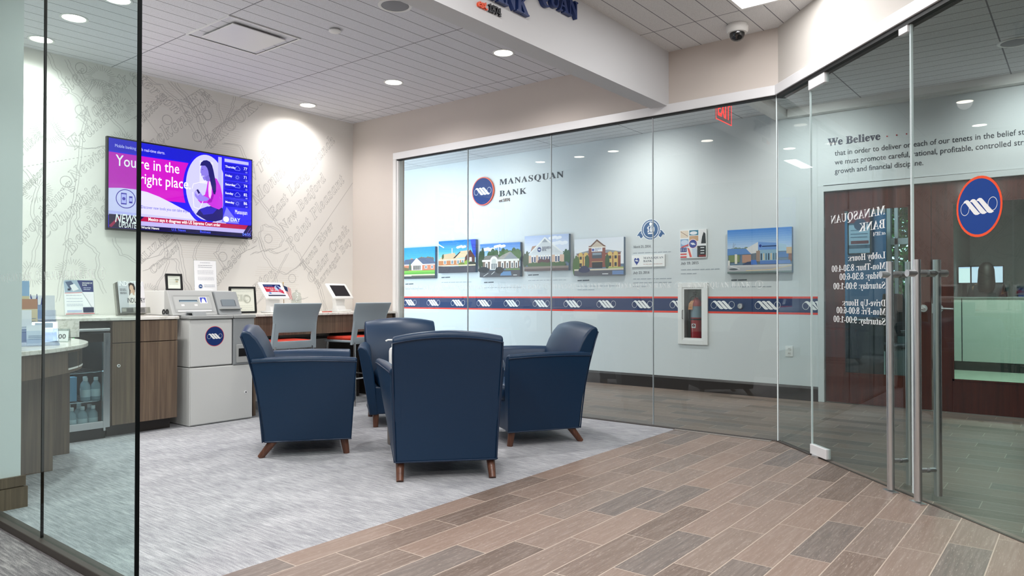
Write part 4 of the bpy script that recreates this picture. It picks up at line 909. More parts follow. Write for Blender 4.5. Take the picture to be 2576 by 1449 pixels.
def picture_frame(label, name, x0, w, z0, h, y, lean, fw, art):
    """frame leaning back; x0, z0 lower left corner"""
    t = thing(name, label, 'picture frame', (x0, y, z0)); t.rotation_euler = (-lean, 0, 0)
    MB().box(0, w, 0, .016, 0, fw).box(0, w, 0, .016, h - fw, h).box(0, fw, 0, .016, fw, h - fw).box(w - fw, w, 0, .016, fw, h - fw).done('frame', M_black, t, bevel=.002)
    art.done('print', t, (fw * .8, .008, fw * .8)); box('backing', M_black, .004, w - .004, .010, .015, .004, h - .004, parent=t); return t
def greeked(a, c, x0, x1, zs, wd):
    """illegible lines of small print"""
    for z in zs:
        x = x0
        while x < x1 - .02:
            q = min(x1, x + rnd.uniform(.04, .11)); a.line(c, [(x, z), (q, z)], wd); x = q + .018
a = Art(.118, .118); a.rect('#e9eee2', 0, 0, 1, 1); greeked(a, '#aab0a4', .15, .8, (.85, .72, .60, .48, .36), .003); a.rect('#8f9a86', .6, .68, .85, .76); a.rect('#b79a5a', .62, .55, .8, .6)
picture_frame('small black framed certificate standing on the coin machine', 'picture_frame', 3.105, .148, 1.1295, .150, 6.30, .12, .017, a)
a = Art(.245, .235); a.rect('#eaece0', 0, 0, 1, 1); greeked(a, '#c9ccc0', .1, .9, (.9, .82, .25, .18, .1), .003)
a.ring('#c3c6ba', .68, .52, .14, .008); a.text('#c3c6ba', 'EIC', .14, .45, .085, 'serif')
picture_frame('larger black framed certificate leaning on the desk beside the coin machine', 'picture_frame', 3.712, .275, .9175, .255, 6.30, .10, .018, a)
t = thing('paper_notice', 'white printed notice with navy emblem standing behind the coin machine screen', 'notice', (3.425, 6.42, 1.1288)); t.rotation_euler = (-.08, 0, 0)
box('acrylic_holder', M_glassplain, -.002, .222, .002, .005, 0, .285, parent=t)
a = Art(.216, .279); a.rect('#f6f6f8', 0, 0, 1, 1);
greeked(a, '#a8a8b0', .28, .72, (.93,), .004); greeked(a, '#8a8a94', .18, .82, (.84, .78), .0035); greeked(a, '#b4b4bc', .14, .86, (.66, .61, .56, .44, .40, .36), .003)
a.logo(.24, .14, .085, ring=None, disc='#1c4a86'); greeked(a, '#9aa0ac', .40, .88, (.18, .13), .005)
a.done('sheet', t, (.002, .0015, .003))
# black scissors handles in a cup
t = thing('scissors', 'black scissor handles showing on the countertop beside the coin machine', 'scissors', (2.958, 6.02, .9175))
for sx in (-1, 1): MB().tube([(sx*.014 + .008*math.cos(2*PI*i/14), .0, .030 + .020*math.sin(2*PI*i/14)) for i in range(14)], .0055, 8, closed=True).done('finger_loop', M_black, t, smooth=60)
MB().box(-.02, .02, -.01, .01, 0, .012).done('blade', M_steel, t)

# ------------------------------------------------------------------ brochure stand and magazine rack on the counter
t = thing('flyer_stand', 'upright acrylic stand holding a white and navy flyer', 'flyer stand', (2.262, 6.19, .931), math.radians(2)); t.rotation_euler = (-.13, 0, math.radians(2))
box('acrylic_holder', M_glassplain, -.004, .224, .003, .006, 0, .285, parent=t)
box('acrylic_foot', M_glassplain, -.004, .224, -.06, .09, 0, .004, parent=t)
a = Art(.216, .272); a.rect('#f3f3f6', 0, 0, 1, 1); a.poly('#2c3870', .45, 1, 1, 1, 1, .66, .62, .66); a.poly('#9fb0c2', 0, 1, .45, 1, .61, .66, .02, .64); a.poly('#4a5a78', .05, .95, .25, .98, .40, .8, .2, .72); a.poly('#e4e6ea', .2, .85, .36, .9, .5, .74, .3, .68)
a.rect('#2b3048', .12, .70, .22, .76); a.line('#d2484e', [(.02, .625), (.60, .645)], .004); a.line('#3a4060', [(.60, .66), (.92, .20)], .0015); a.poly('#ece8ee', .64, .62, 1, .62, 1, .22, .93, .22)
a.text('#ffffff', 'MANASQUAN', .62, .90, .018, 'serif', width=.075); a.text('#ffffff', 'BANK', .62, .84, .018, 'serif', width=.035); greeked(a, '#d8dcf0', .66, .92, (.78, .73), .004)
greeked(a, '#9aa4b8', .06, .6, (.56, .47, .38, .30, .26), .003); a.rect('#b9c2de', .06, .08, .56, .13); a.rect('#232c4c', .60, .06, .97, .21); a.line('#d2484e', [(.02, .02), (.98, .03)], .005)
a.done('flyer', t, (.002, .0, .004))
t = thing('magazine_rack', 'magazine with a dark haired lady leaning in an acrylic rack', 'magazine', (2.675, 6.20, .929)); t.rotation_euler = (-.2, 0, math.radians(3))
MB().prism([(-.045, 0), (-.045, .012), (.0, .012), (.0, .27), (.06, .27), (.06, 0)], 'X', -.006, 0).prism([(-.05, 0), (-.05, .05), (-.045, .05), (-.045, .005), (.05, .005), (.05, 0)], 'X', -.006, .226).done('acrylic_rack', glass('rack_acrylic', '#d6d6d2', 1.5), t)
box('magazine_pile', mat('page_edges', '#8c8a86', .7), .002, .216, .0, .045, .012, .275, parent=t)
a = Art(.214, .268); a.rect('#d3d2d6', 0, 0, 1, 1); a.rect('#c4c6cc', 0, 0, .35, 1); a.text('#ffffff', 'INDUSTRY', .03, .86, .060, 'sans', bold=.012, width=.20)
a.poly('#2a1c18', .40, .93, .50, .97, .62, .93, .66, .80, .62, .60, .56, .50, .50, .52, .44, .46, .40, .52, .42, .70); a.ell('#d9b49c', .51, .80, .075, .095); a.poly('#d9b49c', .47, .72, .56, .72, .60, .62, .44, .6)
a.poly('#e8e2de', .36, .50, .46, .62, .58, .66, .70, .66, .80, .52, .84, .28, .36, .28); a.poly('#caa48c', .56, .78, .63, .72, .60, .55, .53, .60); a.text('#1a1a1e', 'INDUSTRY', .30, .33, .058, 'sans', bold=.01, width=.15)
a.rect('#8e8e94', .05, .03, .95, .16); a.rect('#f2f2f2', .08, .05, .24, .15); greeked(a, '#5a5a60', .06, .3, (.76, .72, .66, .62), .004); a.rect('#e4e4e4', .5, .04, .66, .18)
a.done('cover', t, (.003, -.0005, .010))
# clear brochure holder with leaflets on the rounded table
t = thing('brochure_holder', 'clear tiered brochure holder with pale blue pockets by the pale wall end', 'brochure holder', (1.655, 4.98, .7845), math.radians(-12))
M_acr = glass('blue_acrylic', '#eef2fa', 1.0)
for k, (y, z0, z1) in enumerate(((.06, .05, .25), (.0, .02, .16), (-.06, .0, .09))):
    p = MB().prism([(y, z0), (y + .045, z1 + .05), (y + .049, z1 + .05), (y + .004, z0)], 'X', -.115, .115).prism([(y - .035, z0), (y - .015, z0 + .10), (y - .011, z0 + .10), (y - .031, z0)], 'X', -.115, .115).box(-.115, .115, y - .035, y + .004, z0 - .003, z0)
    p.done('pocket', M_acr, t)
for sx in (-.116, .115): MB().prism([(-.10, 0), (.09, 0), (.09, .012), (-.10, .012)], 'X', sx, sx + .003).done('foot_rail', M_acr, t)
for i, (x, y, z0, h_, c1, c2, lb) in enumerate(((-.112, .03, .06, .33, '#8fb4d8', '#d8c9a0', 'tall blue topped leaflet at the back of the clear brochure holder'), (-.072, .02, .06, .22, '#b98468', '#e2d2b0', 'orange and brown leaflet in the clear brochure holder'),
                                        (-.108, -.035, .024, .19, '#e8edf4', '#dfe6f0', 'white leaflet in the middle pocket of the clear holder'), (.0, -.035, .024, .11, '#c3d2e6', '#e4eaf3', 'pale blue leaflet in the middle pocket of the clear holder'), (-.05, -.09, .004, .12, '#dfe8f4', '#c2d2e8', 'low white leaflet in the front pocket of the clear holder'))):
    l = thing('leaflet', lb, 'leaflet', (1.655, 4.98, .7845), math.radians(-12), None); a = Art(.09, h_); a.rect(c1, 0, 0, 1, 1); a.rect(c2, 0, .1, 1, .72); greeked(a, '#6f86a8', .1, .9, (.3, .38, .46), .003)
    o = a.done('front_page', l, (x, y - .001, z0)); o.rotation_euler = (-.12, 0, 0); o = box('pages', mat('paper_white', '#eef0f2', .7), 0, .09, 0, .003, 0, h_, parent=l, loc=(x, y, z0)); o.rotation_euler = (-.12, 0, 0)
t = thing('pen_cup', 'pale blue cup crowded with blue pens on the quartz countertop', 'cup', (2.005, 5.975, .9175))
MB().lathe([(0, 0), (.036, 0), (.046, .10), (.043, .10), (.034, .006), (0, .006)], n=28, caps=False).done('cup_body', mat('cup_blue', '#8fa6c4', .35), t, smooth=40)
for i in range(9):
    q = 2 * PI * i / 9; r1 = .012 + .012 * (i % 2); dx, dy = math.cos(q), math.sin(q)
    p = thing('pen', 'blue pen standing in the pale blue cup', 'pen', (2.005, 5.975, .9195), 0, 'blue pens in the cup')
    MB().cyl((dx*r1*.8, dy*r1*.8, .008), (dx*(r1 + .030), dy*(r1 + .030), .135 + .012 * (i % 3)), .0042, n=10).done('barrel', mat('pen_blue', '#1c3f96', .35), p, smooth=40)
    MB().cyl((dx*(r1 + .031), dy*(r1 + .031), .137 + .012 * (i % 3)), (dx*(r1 + .034), dy*(r1 + .034), .150 + .012 * (i % 3)), .003, n=8).done('clicker', mat('pen_tip', '#10255e', .3), p, smooth=40)
t = thing('date_stand', 'small clear block with black digits on the rounded white table', 'date block', (1.915, 5.30, .7805), math.radians(-34))
MB().prism([(-.03, 0), (-.005, .085), (.005, .085), (.03, 0)], 'X', -.05, .05).done('block', glass('block_acrylic', '#e4ebea', 1.6), t)
a = Art(.094, .07); a.rect('#eef0ee', 0, 0, 1, 1); a.text('#22252a', '100', .5, .25, .045, 'sans', 'c', bold=.01)
o = a.done('card', t, (-.047, -.033, .004)); o.rotation_euler = (-.28, 0, 0)

# ------------------------------------------------------------------ corridor wall graphics and pictures
RZ = math.radians(-90)
def on_wall(y, z, off=.001): return (XB - off, y, z)
band = thing('wall_stripe', 'navy wall stripe with orange edges and white ribbon emblems', 'wall stripe', on_wall(9.6, .888), RZ)
for nm, L0, L1 in (('stripe_run', 0.0, 9.6 - 3.711), ('stripe_run', 9.6 - 3.351, 9.6 - 2.163)):
    a = Art(1, 1)
    a.poly('#16305e', L0, 0, L1, 0, L1, .188, L0, .188); a.poly('#e8402e', L0, 0, L1, 0, L1, .021, L0, .021); a.poly('#e8402e', L0, .167, L1, .167, L1, .188, L0, .188)
    for k in range(-2, 13):
        x = 9.6 - (8.167 - .4985 * k)
        if x - .13 > L1 or x + .13 < L0: continue
        if x + .15 > L1 or x - .15 < L0:
            b = Art(1, 1); b.logo(x, .094, .172, None, None)
            for f, mi in zip(b.F, b.MI):
                P = [(min(L1 - .002, max(L0 + .002, b.V[i][0])), b.V[i][2]) for i in f]; a.poly('#f4f4f4', *[q for p in P for q in p])
        else: a.logo(x, .094, .172, None, None)
    a.done(nm, band)
# emblem and lettering
t = thing('wall_emblem', 'round navy wall emblem with orange rim before the serif lettering', 'sign', on_wall(6.68, 2.56), RZ)
MB().cyl((0, 0, 0), (0, -.022, 0), .200, n=64).done('disc', M_orange, t, smooth=30)
a = Art(.4, .4); a.logo(.5, .5, .5, ring='#ea6a4e', disc='#15336e', rw=.065); a.done('emblem', t, (-.2, -.0224, -.2))
t = thing('wall_lettering', 'dark serif lettering in two lines beside the round wall emblem', 'sign', on_wall(6.396, 0), RZ)
M_dk = mat('lettering_dark', '#182434', .5)
letters3d('lettering', 'MANASQUAN', M_dk, .118, .006, 'serif', t, (0, 0, 2.622), width=1.075, bold=-.012, spacing=1.12); letters3d('lettering', 'BANK', M_dk, .118, .006, 'serif', t, (0, 0, 2.462), width=.475, bold=-.012, spacing=1.12)
letters3d('date_lettering', 'est.1874', mat('lettering_grey', '#8d7d78', .5), .06, .008, 'ital', t, (0, 0, 2.385), width=.19)
t = thing('wall_lettering', 'dark creed lettering starting We Believe over the mahogany doors', 'sign', on_wall(2.062, 0), RZ)
letters3d('heading', 'We Believe', mat('lettering_navy', '#1b2440', .5), .105, .003, 'serif', t, (0, 0, 2.612), width=.485, bold=.012)
m = MB()
for k in range(3): m.cyl((.545 + .085*k, 0, 2.635), (.545 + .085*k, -.004, 2.635), .0068, n=16)
m.done('red_dots', mat('dot_red', '#b8202c', .5), t)
V, F_, E__, W1 = text_geo('growth and financial discipline.', 'sans', True, .5, 1.0, .0, 4); kx = .79 / W1
for i, tx in enumerate(('that in order to deliver on each of our tenets in the belief statement,', 'we must promote careful, rational, profitable, controlled strategic', 'growth and financial discipline.')):
    letters3d('line', tx, M_dk, .075, .002, 'sans', t, (.064, 0, 2.503 - .091 * i), width=text_geo(tx, 'sans', True, .5, 1.0, .0, 4)[3] * kx)

# building photographs on canvas
def canvas(label, y0, y1, z0, z1, art):
    wv, hv = y0 - y1, z1 - z0; t = thing('canvas_print', label, 'canvas print', on_wall(y0, z0, .0005), RZ, 'building photographs on the corridor wall')
    box('canvas_body', mat('canvas_edge', '#5f7890', .6), 0, wv, -.045, 0, 0, hv, parent=t, bevel=.004)
    art.done('photograph', t, (0, -.0452, 0)); return t
def sky(a, top, mid, low, h0=.3):
    for k in range(10):
        f = k / 9; c0, c1 = (top, mid) if f < .5 else (mid, low); g = f * 2 if f < .5 else f * 2 - 1
        q = ''.join('%02x' % int(int(c0[1+2*i:3+2*i], 16) * (1-g) + int(c1[1+2*i:3+2*i], 16) * g) for i in range(3))
        a.rect('#' + q, 0, max(0, 1 - (k + 1) * (1 - h0) / 10), 1, 1 - k * (1 - h0) / 10)
def clouds(a, c, pts):
    for x, y, r in pts:
        for q in range(5): a.ell(c, x + r * (q - 2) * .5, y + .012 * ((q * 7) % 3), r * .5, r * .42, 18)
def bush(a, c, x0, x1, y, h, n=7):
    for k in range(n): a.ell(c, x0 + (x1 - x0) * (k + .5) / n, y + h * .3 * ((k * 5) % 3) / 3, (x1 - x0) / n * .8, h * .6, 14)
a = Art(.71, .475); sky(a, '#1f8fd8', '#3fa5e4', '#8cc8ee'); a.ell('#c08a5a', .3, .6, .05, .06); a.ell('#c05a5a', .58, .64, .03, .05); bush(a, '#7a6a4a', .5, .95, .6, .12)
a.poly('#56607a', .02, .44, .10, .62, .40, .63, .62, .66, .92, .64, 1, .50, 1, .44); a.rect('#cf7d5e', .0, .26, 1, .46); a.rect('#e9e4dc', .0, .43, 1, .46)
a.poly('#f2efe8', .28, .46, .45, .66, .64, .46); a.rect('#f0ede6', .30, .27, .62, .46); a.rect('#4a4038', .34, .28, .58, .42)
for x in (.34, .40, .46, .52, .57): a.rect('#f4f2ec', x, .27, x + .015, .44)
for x in (.70, .88): a.rect('#f4f4f4', x, .31, x + .07, .41); a.rect('#6c7a86', x + .012, .32, x + .058, .40)
a.poly('#4f6a5a', .20, .28, .25, .60, .30, .28); bush(a, '#6a6040', .02, .2, .28, .12, 4); a.rect('#5fa63c', 0, .14, 1, .26); a.rect('#7cba4a', 0, .20, 1, .25); a.rect('#d9cdb0', 0, .08, 1, .14); a.rect('#3d3f44', 0, 0, 1, .07); a.rect('#56564e', .3, .05, 1, .10)
canvas('photograph of a brick house with white gable above green lawn, farthest along the corridor', 8.30, 7.59, 1.345, 1.82, a)
a = Art(.727, .47); sky(a, '#1a78cc', '#58b0e8', '#c2e2f2'); a.poly('#e8f2f8', 0, .92, .16, .80, .14, .78, 0, .88); clouds(a, '#e2eef6', [(.62, .78, .09)]); a.poly('#0b3fb4', .86, 1, 1, 1, 1, .45, .94, .5)
a.poly('#d2b48e', .0, .40, .14, .58, .44, .62, .52, .44, .30, .40); a.poly('#dcc09a', .40, .44, .60, .66, .86, .68, .74, .46); a.poly('#2a1c18', .40, .45, .58, .64, .61, .64, .45, .45); a.poly('#5a3028', .72, .46, .86, .70, .98, .48, .98, .26, .72, .26)
a.rect('#f0ede8', .365, .60, .385, .76); a.rect('#c07a4a', .0, .24, .72, .42); a.rect('#d8c4a8', .0, .38, .72, .43)
for x in (.14, .34, .50, .62): a.rect('#f2f0ea', x, .27, x + .08, .39); a.rect('#7c8a90', x + .015, .28, x + .065, .38)
a.rect('#e6e6ea', .84, .32, .90, .46); bush(a, '#6e7a2c', .56, .70, .24, .1, 3); bush(a, '#8aa83c', .72, .84, .28, .14, 3); bush(a, '#2c3020', .80, 1, .24, .12, 4); bush(a, '#4a5a30', .1, .14, .5, .12, 2); a.rect('#e4d4b4', 0, .205, 1, .24); a.poly('#3c3a44', 0, 0, 1, 0, 1, .20, .4, .18, 0, .22)
canvas('photograph of a tan roofed brick building under deep blue sky', 7.517, 6.79, 1.419, 1.888, a)
a = Art(.716, .467); sky(a, '#4a86d0', '#a8c8e8', '#dce8f0'); clouds(a, '#f2f6fa', [(.2, .82, .12), (.5, .9, .1)]); bush(a, '#3e5a30', .2, .98, .55, .38, 9); bush(a, '#2e4424', -.02, .1, .5, .5, 2); bush(a, '#4d6c3c', .5, 1, .6, .25, 5)
a.poly('#7c7870', .06, .46, .14, .64, .46, .66, .50, .48); a.poly('#a09a90', .38, .48, .56, .64, .76, .74, .98, .50); a.poly('#8a8f94', .60, .52, .78, .73, .95, .52); a.rect('#7c6456', .08, .25, .98, .50); a.rect('#e8e4da', .06, .46, .98, .52)
a.ell('#ece8de', .36, .46, .10, .16); a.rect('#ece8de', .26, .22, .46, .46); a.ell('#c8c6be', .36, .46, .06, .09)
for x in (.30, .35, .40): a.rect('#4a5660', x, .24, x + .03, .40)
for x in (.14, .54, .66, .78, .88): a.rect('#f0ece4', x, .26, x + .07, .42); a.ell('#f0ece4', x + .035, .42, .035, .05); a.rect('#39434c', x + .02, .27, x + .05, .41)
a.rect('#e8e8ea', .475, .66, .495, .88); a.rect('#6b8a4a', .66, .19, 1, .24); a.rect('#d8cdb8', .6, .17, 1, .20); a.rect('#46474c', 0, 0, 1, .20); a.poly('#5e86b0', .52, .04, .80, .04, .78, .16, .56, .16)
a.ell('#1e2228', .10, .22, .14, .09); a.ell('#14181c', .50, .20, .10, .10); a.rect('#14181c', .42, .13, .58, .22); a.line('#e8e8e8', [(.1, .03), (.22, .12)], .006); a.line('#e8e8e8', [(.3, .08), (.38, .16)], .006); a.rect('#d8d8d8', .84, .04, .93, .06)
canvas('photograph of a gabled branch with parked cars in front', 6.709, 5.993, 1.344, 1.811, a)
a = Art(.712, .471); sky(a, '#b4c4e4', '#d8dfee', '#e4e6ec'); clouds(a, '#eef0f6', [(.8, .75, .12), (.7, .9, .1)]); a.poly('#b08a78', .14, .55, .18, .70, .30, .72, .34, .55); bush(a, '#4a5844', -.02, .14, .3, .35, 3); bush(a, '#2e5a3c', .86, 1.02, .35, .3, 3)
a.poly('#e8e8e6', .09, .48, .47, .95, .90, .48, .86, .48, .47, .88, .13, .48); a.poly('#cfd2d4', .13, .48, .47, .89, .86, .48); a.poly('#9aa0a6', .40, .80, .47, .90, .54, .80); a.rect('#d8dadc', .10, .44, .88, .50); a.rect('#d8b49c', .10, .22, .90, .44)
a.logo(.345, .60, .045, ring=None, disc='#1d3a7c'); a.text('#1a2a54', 'MANASQUAN', .41, .615, .045, 'serif', width=.155); a.text('#1a2a54', 'BANK', .41, .555, .045, 'serif', width=.07)
for x in (.16, .22, .32, .38, .44, .50, .56, .70, .76): a.rect('#f2f2f0', x, .24, x + .05, .44); a.rect('#39466a', x + .008, .25, x + .042, .40)
bush(a, '#5a3a40', .32, .58, .22, .16, 6); bush(a, '#4c6440', .1, .92, .16, .12, 12); a.rect('#8c7c74', 0, .06, 1, .13); a.rect('#5c4c4c', 0, 0, 1, .07)
canvas('photograph of a pale gabled building with navy emblem on the gable', 5.918, 5.206, 1.412, 1.883, a)
a = Art(.714, .465); sky(a, '#dfe3ea', '#e6e8ec', '#eceef0'); a.poly('#8e949a', .02, .60, .30, .68, .70, .68, .96, .62, .94, .58, .04, .58); a.rect('#8a4a3c', .06, .22, .94, .60); a.rect('#c8a890', .06, .52, .94, .55)
a.poly('#8a4a3c', .30, .22, .30, .80, .64, .80, .64, .22); a.poly('#c8b8a4', .32, .76, .47, .94, .64, .76); a.poly('#6a4a3c', .30, .76, .47, .97, .66, .76, .62, .76, .47, .92, .34, .76); a.rect('#e8e0d4', .29, .74, .65, .77)
a.rect('#eceef2', .36, .64, .58, .74); a.ell('#1d3f9c', .39, .69, .024, .036); a.text('#1d2f7c', 'MANASQUAN', .425, .695, .03, 'serif', width=.095); a.text('#1d2f7c', 'BANK', .425, .65, .03, 'serif', width=.045)
a.rect('#4a525c', .37, .46, .57, .62); a.rect('#8a98a4', .38, .55, .56, .61); a.rect('#20242a', .37, .20, .58, .36); a.rect('#c49a6a', .36, .36, .59, .38)
for x in (.09, .20, .69, .80): a.rect('#dcb86a', x, .22, x + .09, .58); a.ell('#dcb86a', x + .045, .57, .045, .06); a.rect('#2c3038', x + .022, .44, x + .068, .52); a.rect('#2c3038', x + .022, .24, x + .068, .34)
for x in (.27, .68): a.ell('#32552c', x, .36, .045, .2)
bush(a, '#4e6a34', -.02, .1, .25, .4, 3); a.rect('#a8b06a', .7, .18, 1, .22); a.rect('#d8ccb4', 0, .14, 1, .18); a.rect('#5a5a62', 0, 0, 1, .14); a.rect('#6c8ab8', .78, .02, 1, .12); a.ell('#2a3054', .21, .15, .12, .07); a.ell('#2a3054', .21, .20, .08, .07); a.rect('#e8e8e8', .58, .03, .70, .05)
canvas('photograph of a two story brick bank with a dark car', 5.12, 4.406, 1.337, 1.802, a)
a = Art(.694, .48); sky(a, '#4a88d4', '#8cb4e4', '#c8d8ec', .5); bush(a, '#7a8a7a', .05, .5, .52, .1, 8); a.line('#8a8a90', [(.09, .55), (.10, .7)], .003); a.line('#8a8a90', [(.10, .6), (.13, .68)], .003)
a.poly('#5c88c4', .0, .42, 0, .57, .36, .56, .40, .44); a.poly('#dcdcdc', .30, .56, .49, .70, .49, .46, .38, .44); a.poly('#6f9ad8', .49, .70, .80, .66, .80, .52, .49, .52); a.poly('#a8c8dc', .80, .66, .92, .62, .92, .48, .80, .48); a.rect('#4a78b4', .80, .34, .96, .46); a.rect('#d8b488', .92, .42, 1, .56); a.rect('#8a5a48', .95, .25, 1, .42)
a.ell('#1c3a8c', .525, .61, .02, .032); a.rect('#1c3a6c', .55, .585, .78, .61); a.rect('#a0887a', .46, .26, .52, .50); a.rect('#8fb4cc', .52, .28, .80, .52)
for k in range(7): a.rect(('#33465c', '#d8c8a4', '#54788c')[k % 3], .53 + .038 * k, .29, .55 + .038 * k, .44)
a.rect('#6a7480', .38, .26, .46, .44); a.rect('#7a8a5c', .02, .26, .20, .42); a.rect('#e2dac8', .12, .22, .16, .44); a.rect('#b88c78', .24, .24, .38, .42); a.rect('#e8e4dc', .01, .18, .04, .30); a.rect('#5a80c0', .52, .20, .98, .28); a.poly('#2c3860', .22, .18, .32, .26, .44, .28, .46, .19); a.poly('#4a78c8', .38, .30, .46, .30, .48, .19, .38, .20)
a.rect('#c8c6c8', 0, .0, 1, .19); a.rect('#b4b2b6', 0, .06, 1, .14); a.line('#e4c88a', [(.3, .06), (.7, .08), (1, .16)], .006); a.line('#f2f2f2', [(.05, .17), (.2, .10)], .005); a.rect('#7a8a86', 0, 0, 1, .05); a.rect('#5c6a6c', 0, 0, 1, .02); a.ell('#4a5058', .10, .10, .07, .02)
canvas('photograph of a modern blue and white branch, beside the mahogany doors', 3.106, 2.412, 1.326, 1.806, a)
# captions (small print)
def caption(label, y0, z0, wd, date, lines):
    t = thing('wall_caption', label, 'caption', on_wall(y0, z0), RZ, 'captions under the corridor pictures'); a = Art(1, 1)
    if date: a.text('#3f4650', date, 0, 0, .042, 'ital', width=len(date) * .0165)
    else: a.line('#4c535c', [(0, .01), (.06, .012)], .014); a.line('#4c535c', [(.075, .011), (.17, .013)], .014)
    for k in range(lines):
        x = 0.0; L_ = wd * (1 if k < lines - 1 or lines == 1 else .45)
        while x < L_ - .03:
            q = min(L_, x + rnd.uniform(.03, .09)); a.line('#a0a8af', [(x, -.062 - .045 * k), (q, -.061 - .045 * k)], .009); x = q + .014
    a.done('small_print', t)
caption('small print under the brick house with green lawn', 8.27, 1.255, .42, None, 1)
caption('small print under the tan roofed brick building', 7.50, 1.345, .60, None, 1)
caption('small print under the branch with parked cars', 6.67, 1.262, .66, None, 1)
caption('small print under the pale gabled building', 5.89, 1.352, .62, None, 1)
caption('small print under the two story brick bank', 5.10, 1.268, .60, None, 2)
caption('date and one line of print under the round ribbon badge', 4.30, 1.660, .53, 'March 21, 2014', 1)
caption('date and small print under the white heart plaque', 4.30, 1.348, .50, 'July 23, 2014', 3)
caption('date and small print under the collage panel', 3.68, 1.445, .49, 'July 19, 2015', 2)
caption('small print under the modern blue branch', 3.08, 1.245, .44, None, 1)
# ribbon badge, heart plaque, collage
t = thing('ribbon_badge', 'blue scalloped ribbon badge reading 140 on the corridor wall', 'badge', on_wall(4.066, 1.872), RZ); B = '#2d5d8f'
a = Art(1, 1); p = []
for k in range(72): r_ = .122 if k % 2 else .113; p += [r_ * math.cos(2*PI*k/72), r_ * math.sin(2*PI*k/72)]
for sx in (-1, 1):
    a.poly('#e9edf0', sx*.08, .01, sx*.15, -.01, sx*.20, -.075, sx*.16, -.07, sx*.13, -.115, sx*.07, -.06); a.poly(B, sx*.085, .0, sx*.145, -.018, sx*.185, -.068, sx*.155, -.066, sx*.130, -.10, sx*.075, -.055); a.ell('#ffffff', sx*.125, -.035, .006, .006)
a.poly('#e9edf0', *[v_ * 1.08 for v_ in p]); a.poly(B, *p); a.ell('#e4eaf0', 0, 0, .104, .104); a.ell(B, 0, 0, .094, .094)
a.text('#ffffff', '140', 0, -.028, .085, 'serif', 'c', width=.10, bold=.02); a.ell('#ffffff', 0, .066, .018, .020); a.rect('#ffffff', -.035, .038, .035, .044); a.poly('#ffffff', -.04, -.052, .04, -.052, .034, -.038, -.034, -.038)
a.done('badge_face', t)
t = thing('heart_plaque', 'white plaque with a navy heart under the ribbon badge', 'plaque', on_wall(4.312, 1.430, .0005), RZ)
box('plaque_body', M_white, 0, .435, -.018, 0, 0, .141, parent=t, bevel=.002)
a = Art(.435, .141); p = []
for k in range(40):
    q = 2*PI*k/40; p += [.155 + .0085 * .98 * 16 * math.sin(q) ** 3 * .62, .50 + .028 * (13*math.cos(q) - 5*math.cos(2*q) - 2*math.cos(3*q) - math.cos(4*q)) * .80]
a.rect('#f4f3f0', 0, 0, 1, 1); a.poly('#1c3f94', *p); a.logo(.155, .54, .085, ring=None, disc=None)
a.text('#5a6470', 'MANASQUAN', .36, .66, .036, 'serif', width=.262); a.text('#5a6470', 'BANK', .36, .40, .036, 'serif', width=.115); greeked(a, '#c9a298', .36, .96, (.22,), .005); a.done('face', t, (0, -.0183, 0))
t = thing('collage_panel', 'square collage panel with a round navy emblem in its middle', 'panel', on_wall(3.685, 1.515, .0005), RZ)
box('panel_body', M_white, 0, .323, -.016, 0, 0, .324, parent=t, bevel=.002)
a = Art(.323, .324); a.rect('#f0f0f0', 0, 0, 1, 1); a.rect('#e4d4c0', .02, .72, .33, .98); a.line('#8a6a58', [(.03, .95), (.3, .78)], .006); a.rect('#2f7a94', .36, .80, .70, .98); a.ell('#e8e8ec', .52, .88, .14, .06); a.rect('#e6e2e2', .74, .48, .98, .98); a.poly('#2a2a30', .80, .5, .98, .5, .96, .84, .90, .9, .84, .74)
a.rect('#8fb0d0', .02, .40, .33, .68); a.ell('#c8d8ea', .18, .56, .14, .09); a.poly('#d24848', .02, .40, .33, .50, .33, .44, .1, .38); a.rect('#c8a07c', .36, .60, .70, .78); a.rect('#e8e8e8', .02, .02, .30, .38); a.rect('#1d3a80', .02, .22, .26, .38)
for k in range(6): a.ell('#ffffff', .06 + .07 * (k % 3), .27 + .06 * (k // 3), .015)
a.rect('#d8403c', .02, .12, .26, .17); a.rect('#d8403c', .02, .02, .26, .07); a.poly('#e05a50', .28, .38, .36, .34, .46, .04, .38, .03); a.poly('#c8d4e2', .46, .36, .60, .36, .72, .16, .72, .03, .48, .03); a.rect('#26262c', .66, .03, .98, .42)
for z in (.34, .24, .15): a.rect('#e8e8e8', .78, z, .92, z + .03)
a.rect('#8c2c2c', .72, .04, .98, .10); a.ell('#ffffff', .50, .50, .165); a.logo(.50, .50, .15, ring='#c8404a', disc='#1a3f94', rw=.06); a.done('collage', t, (0, -.0163, 0))
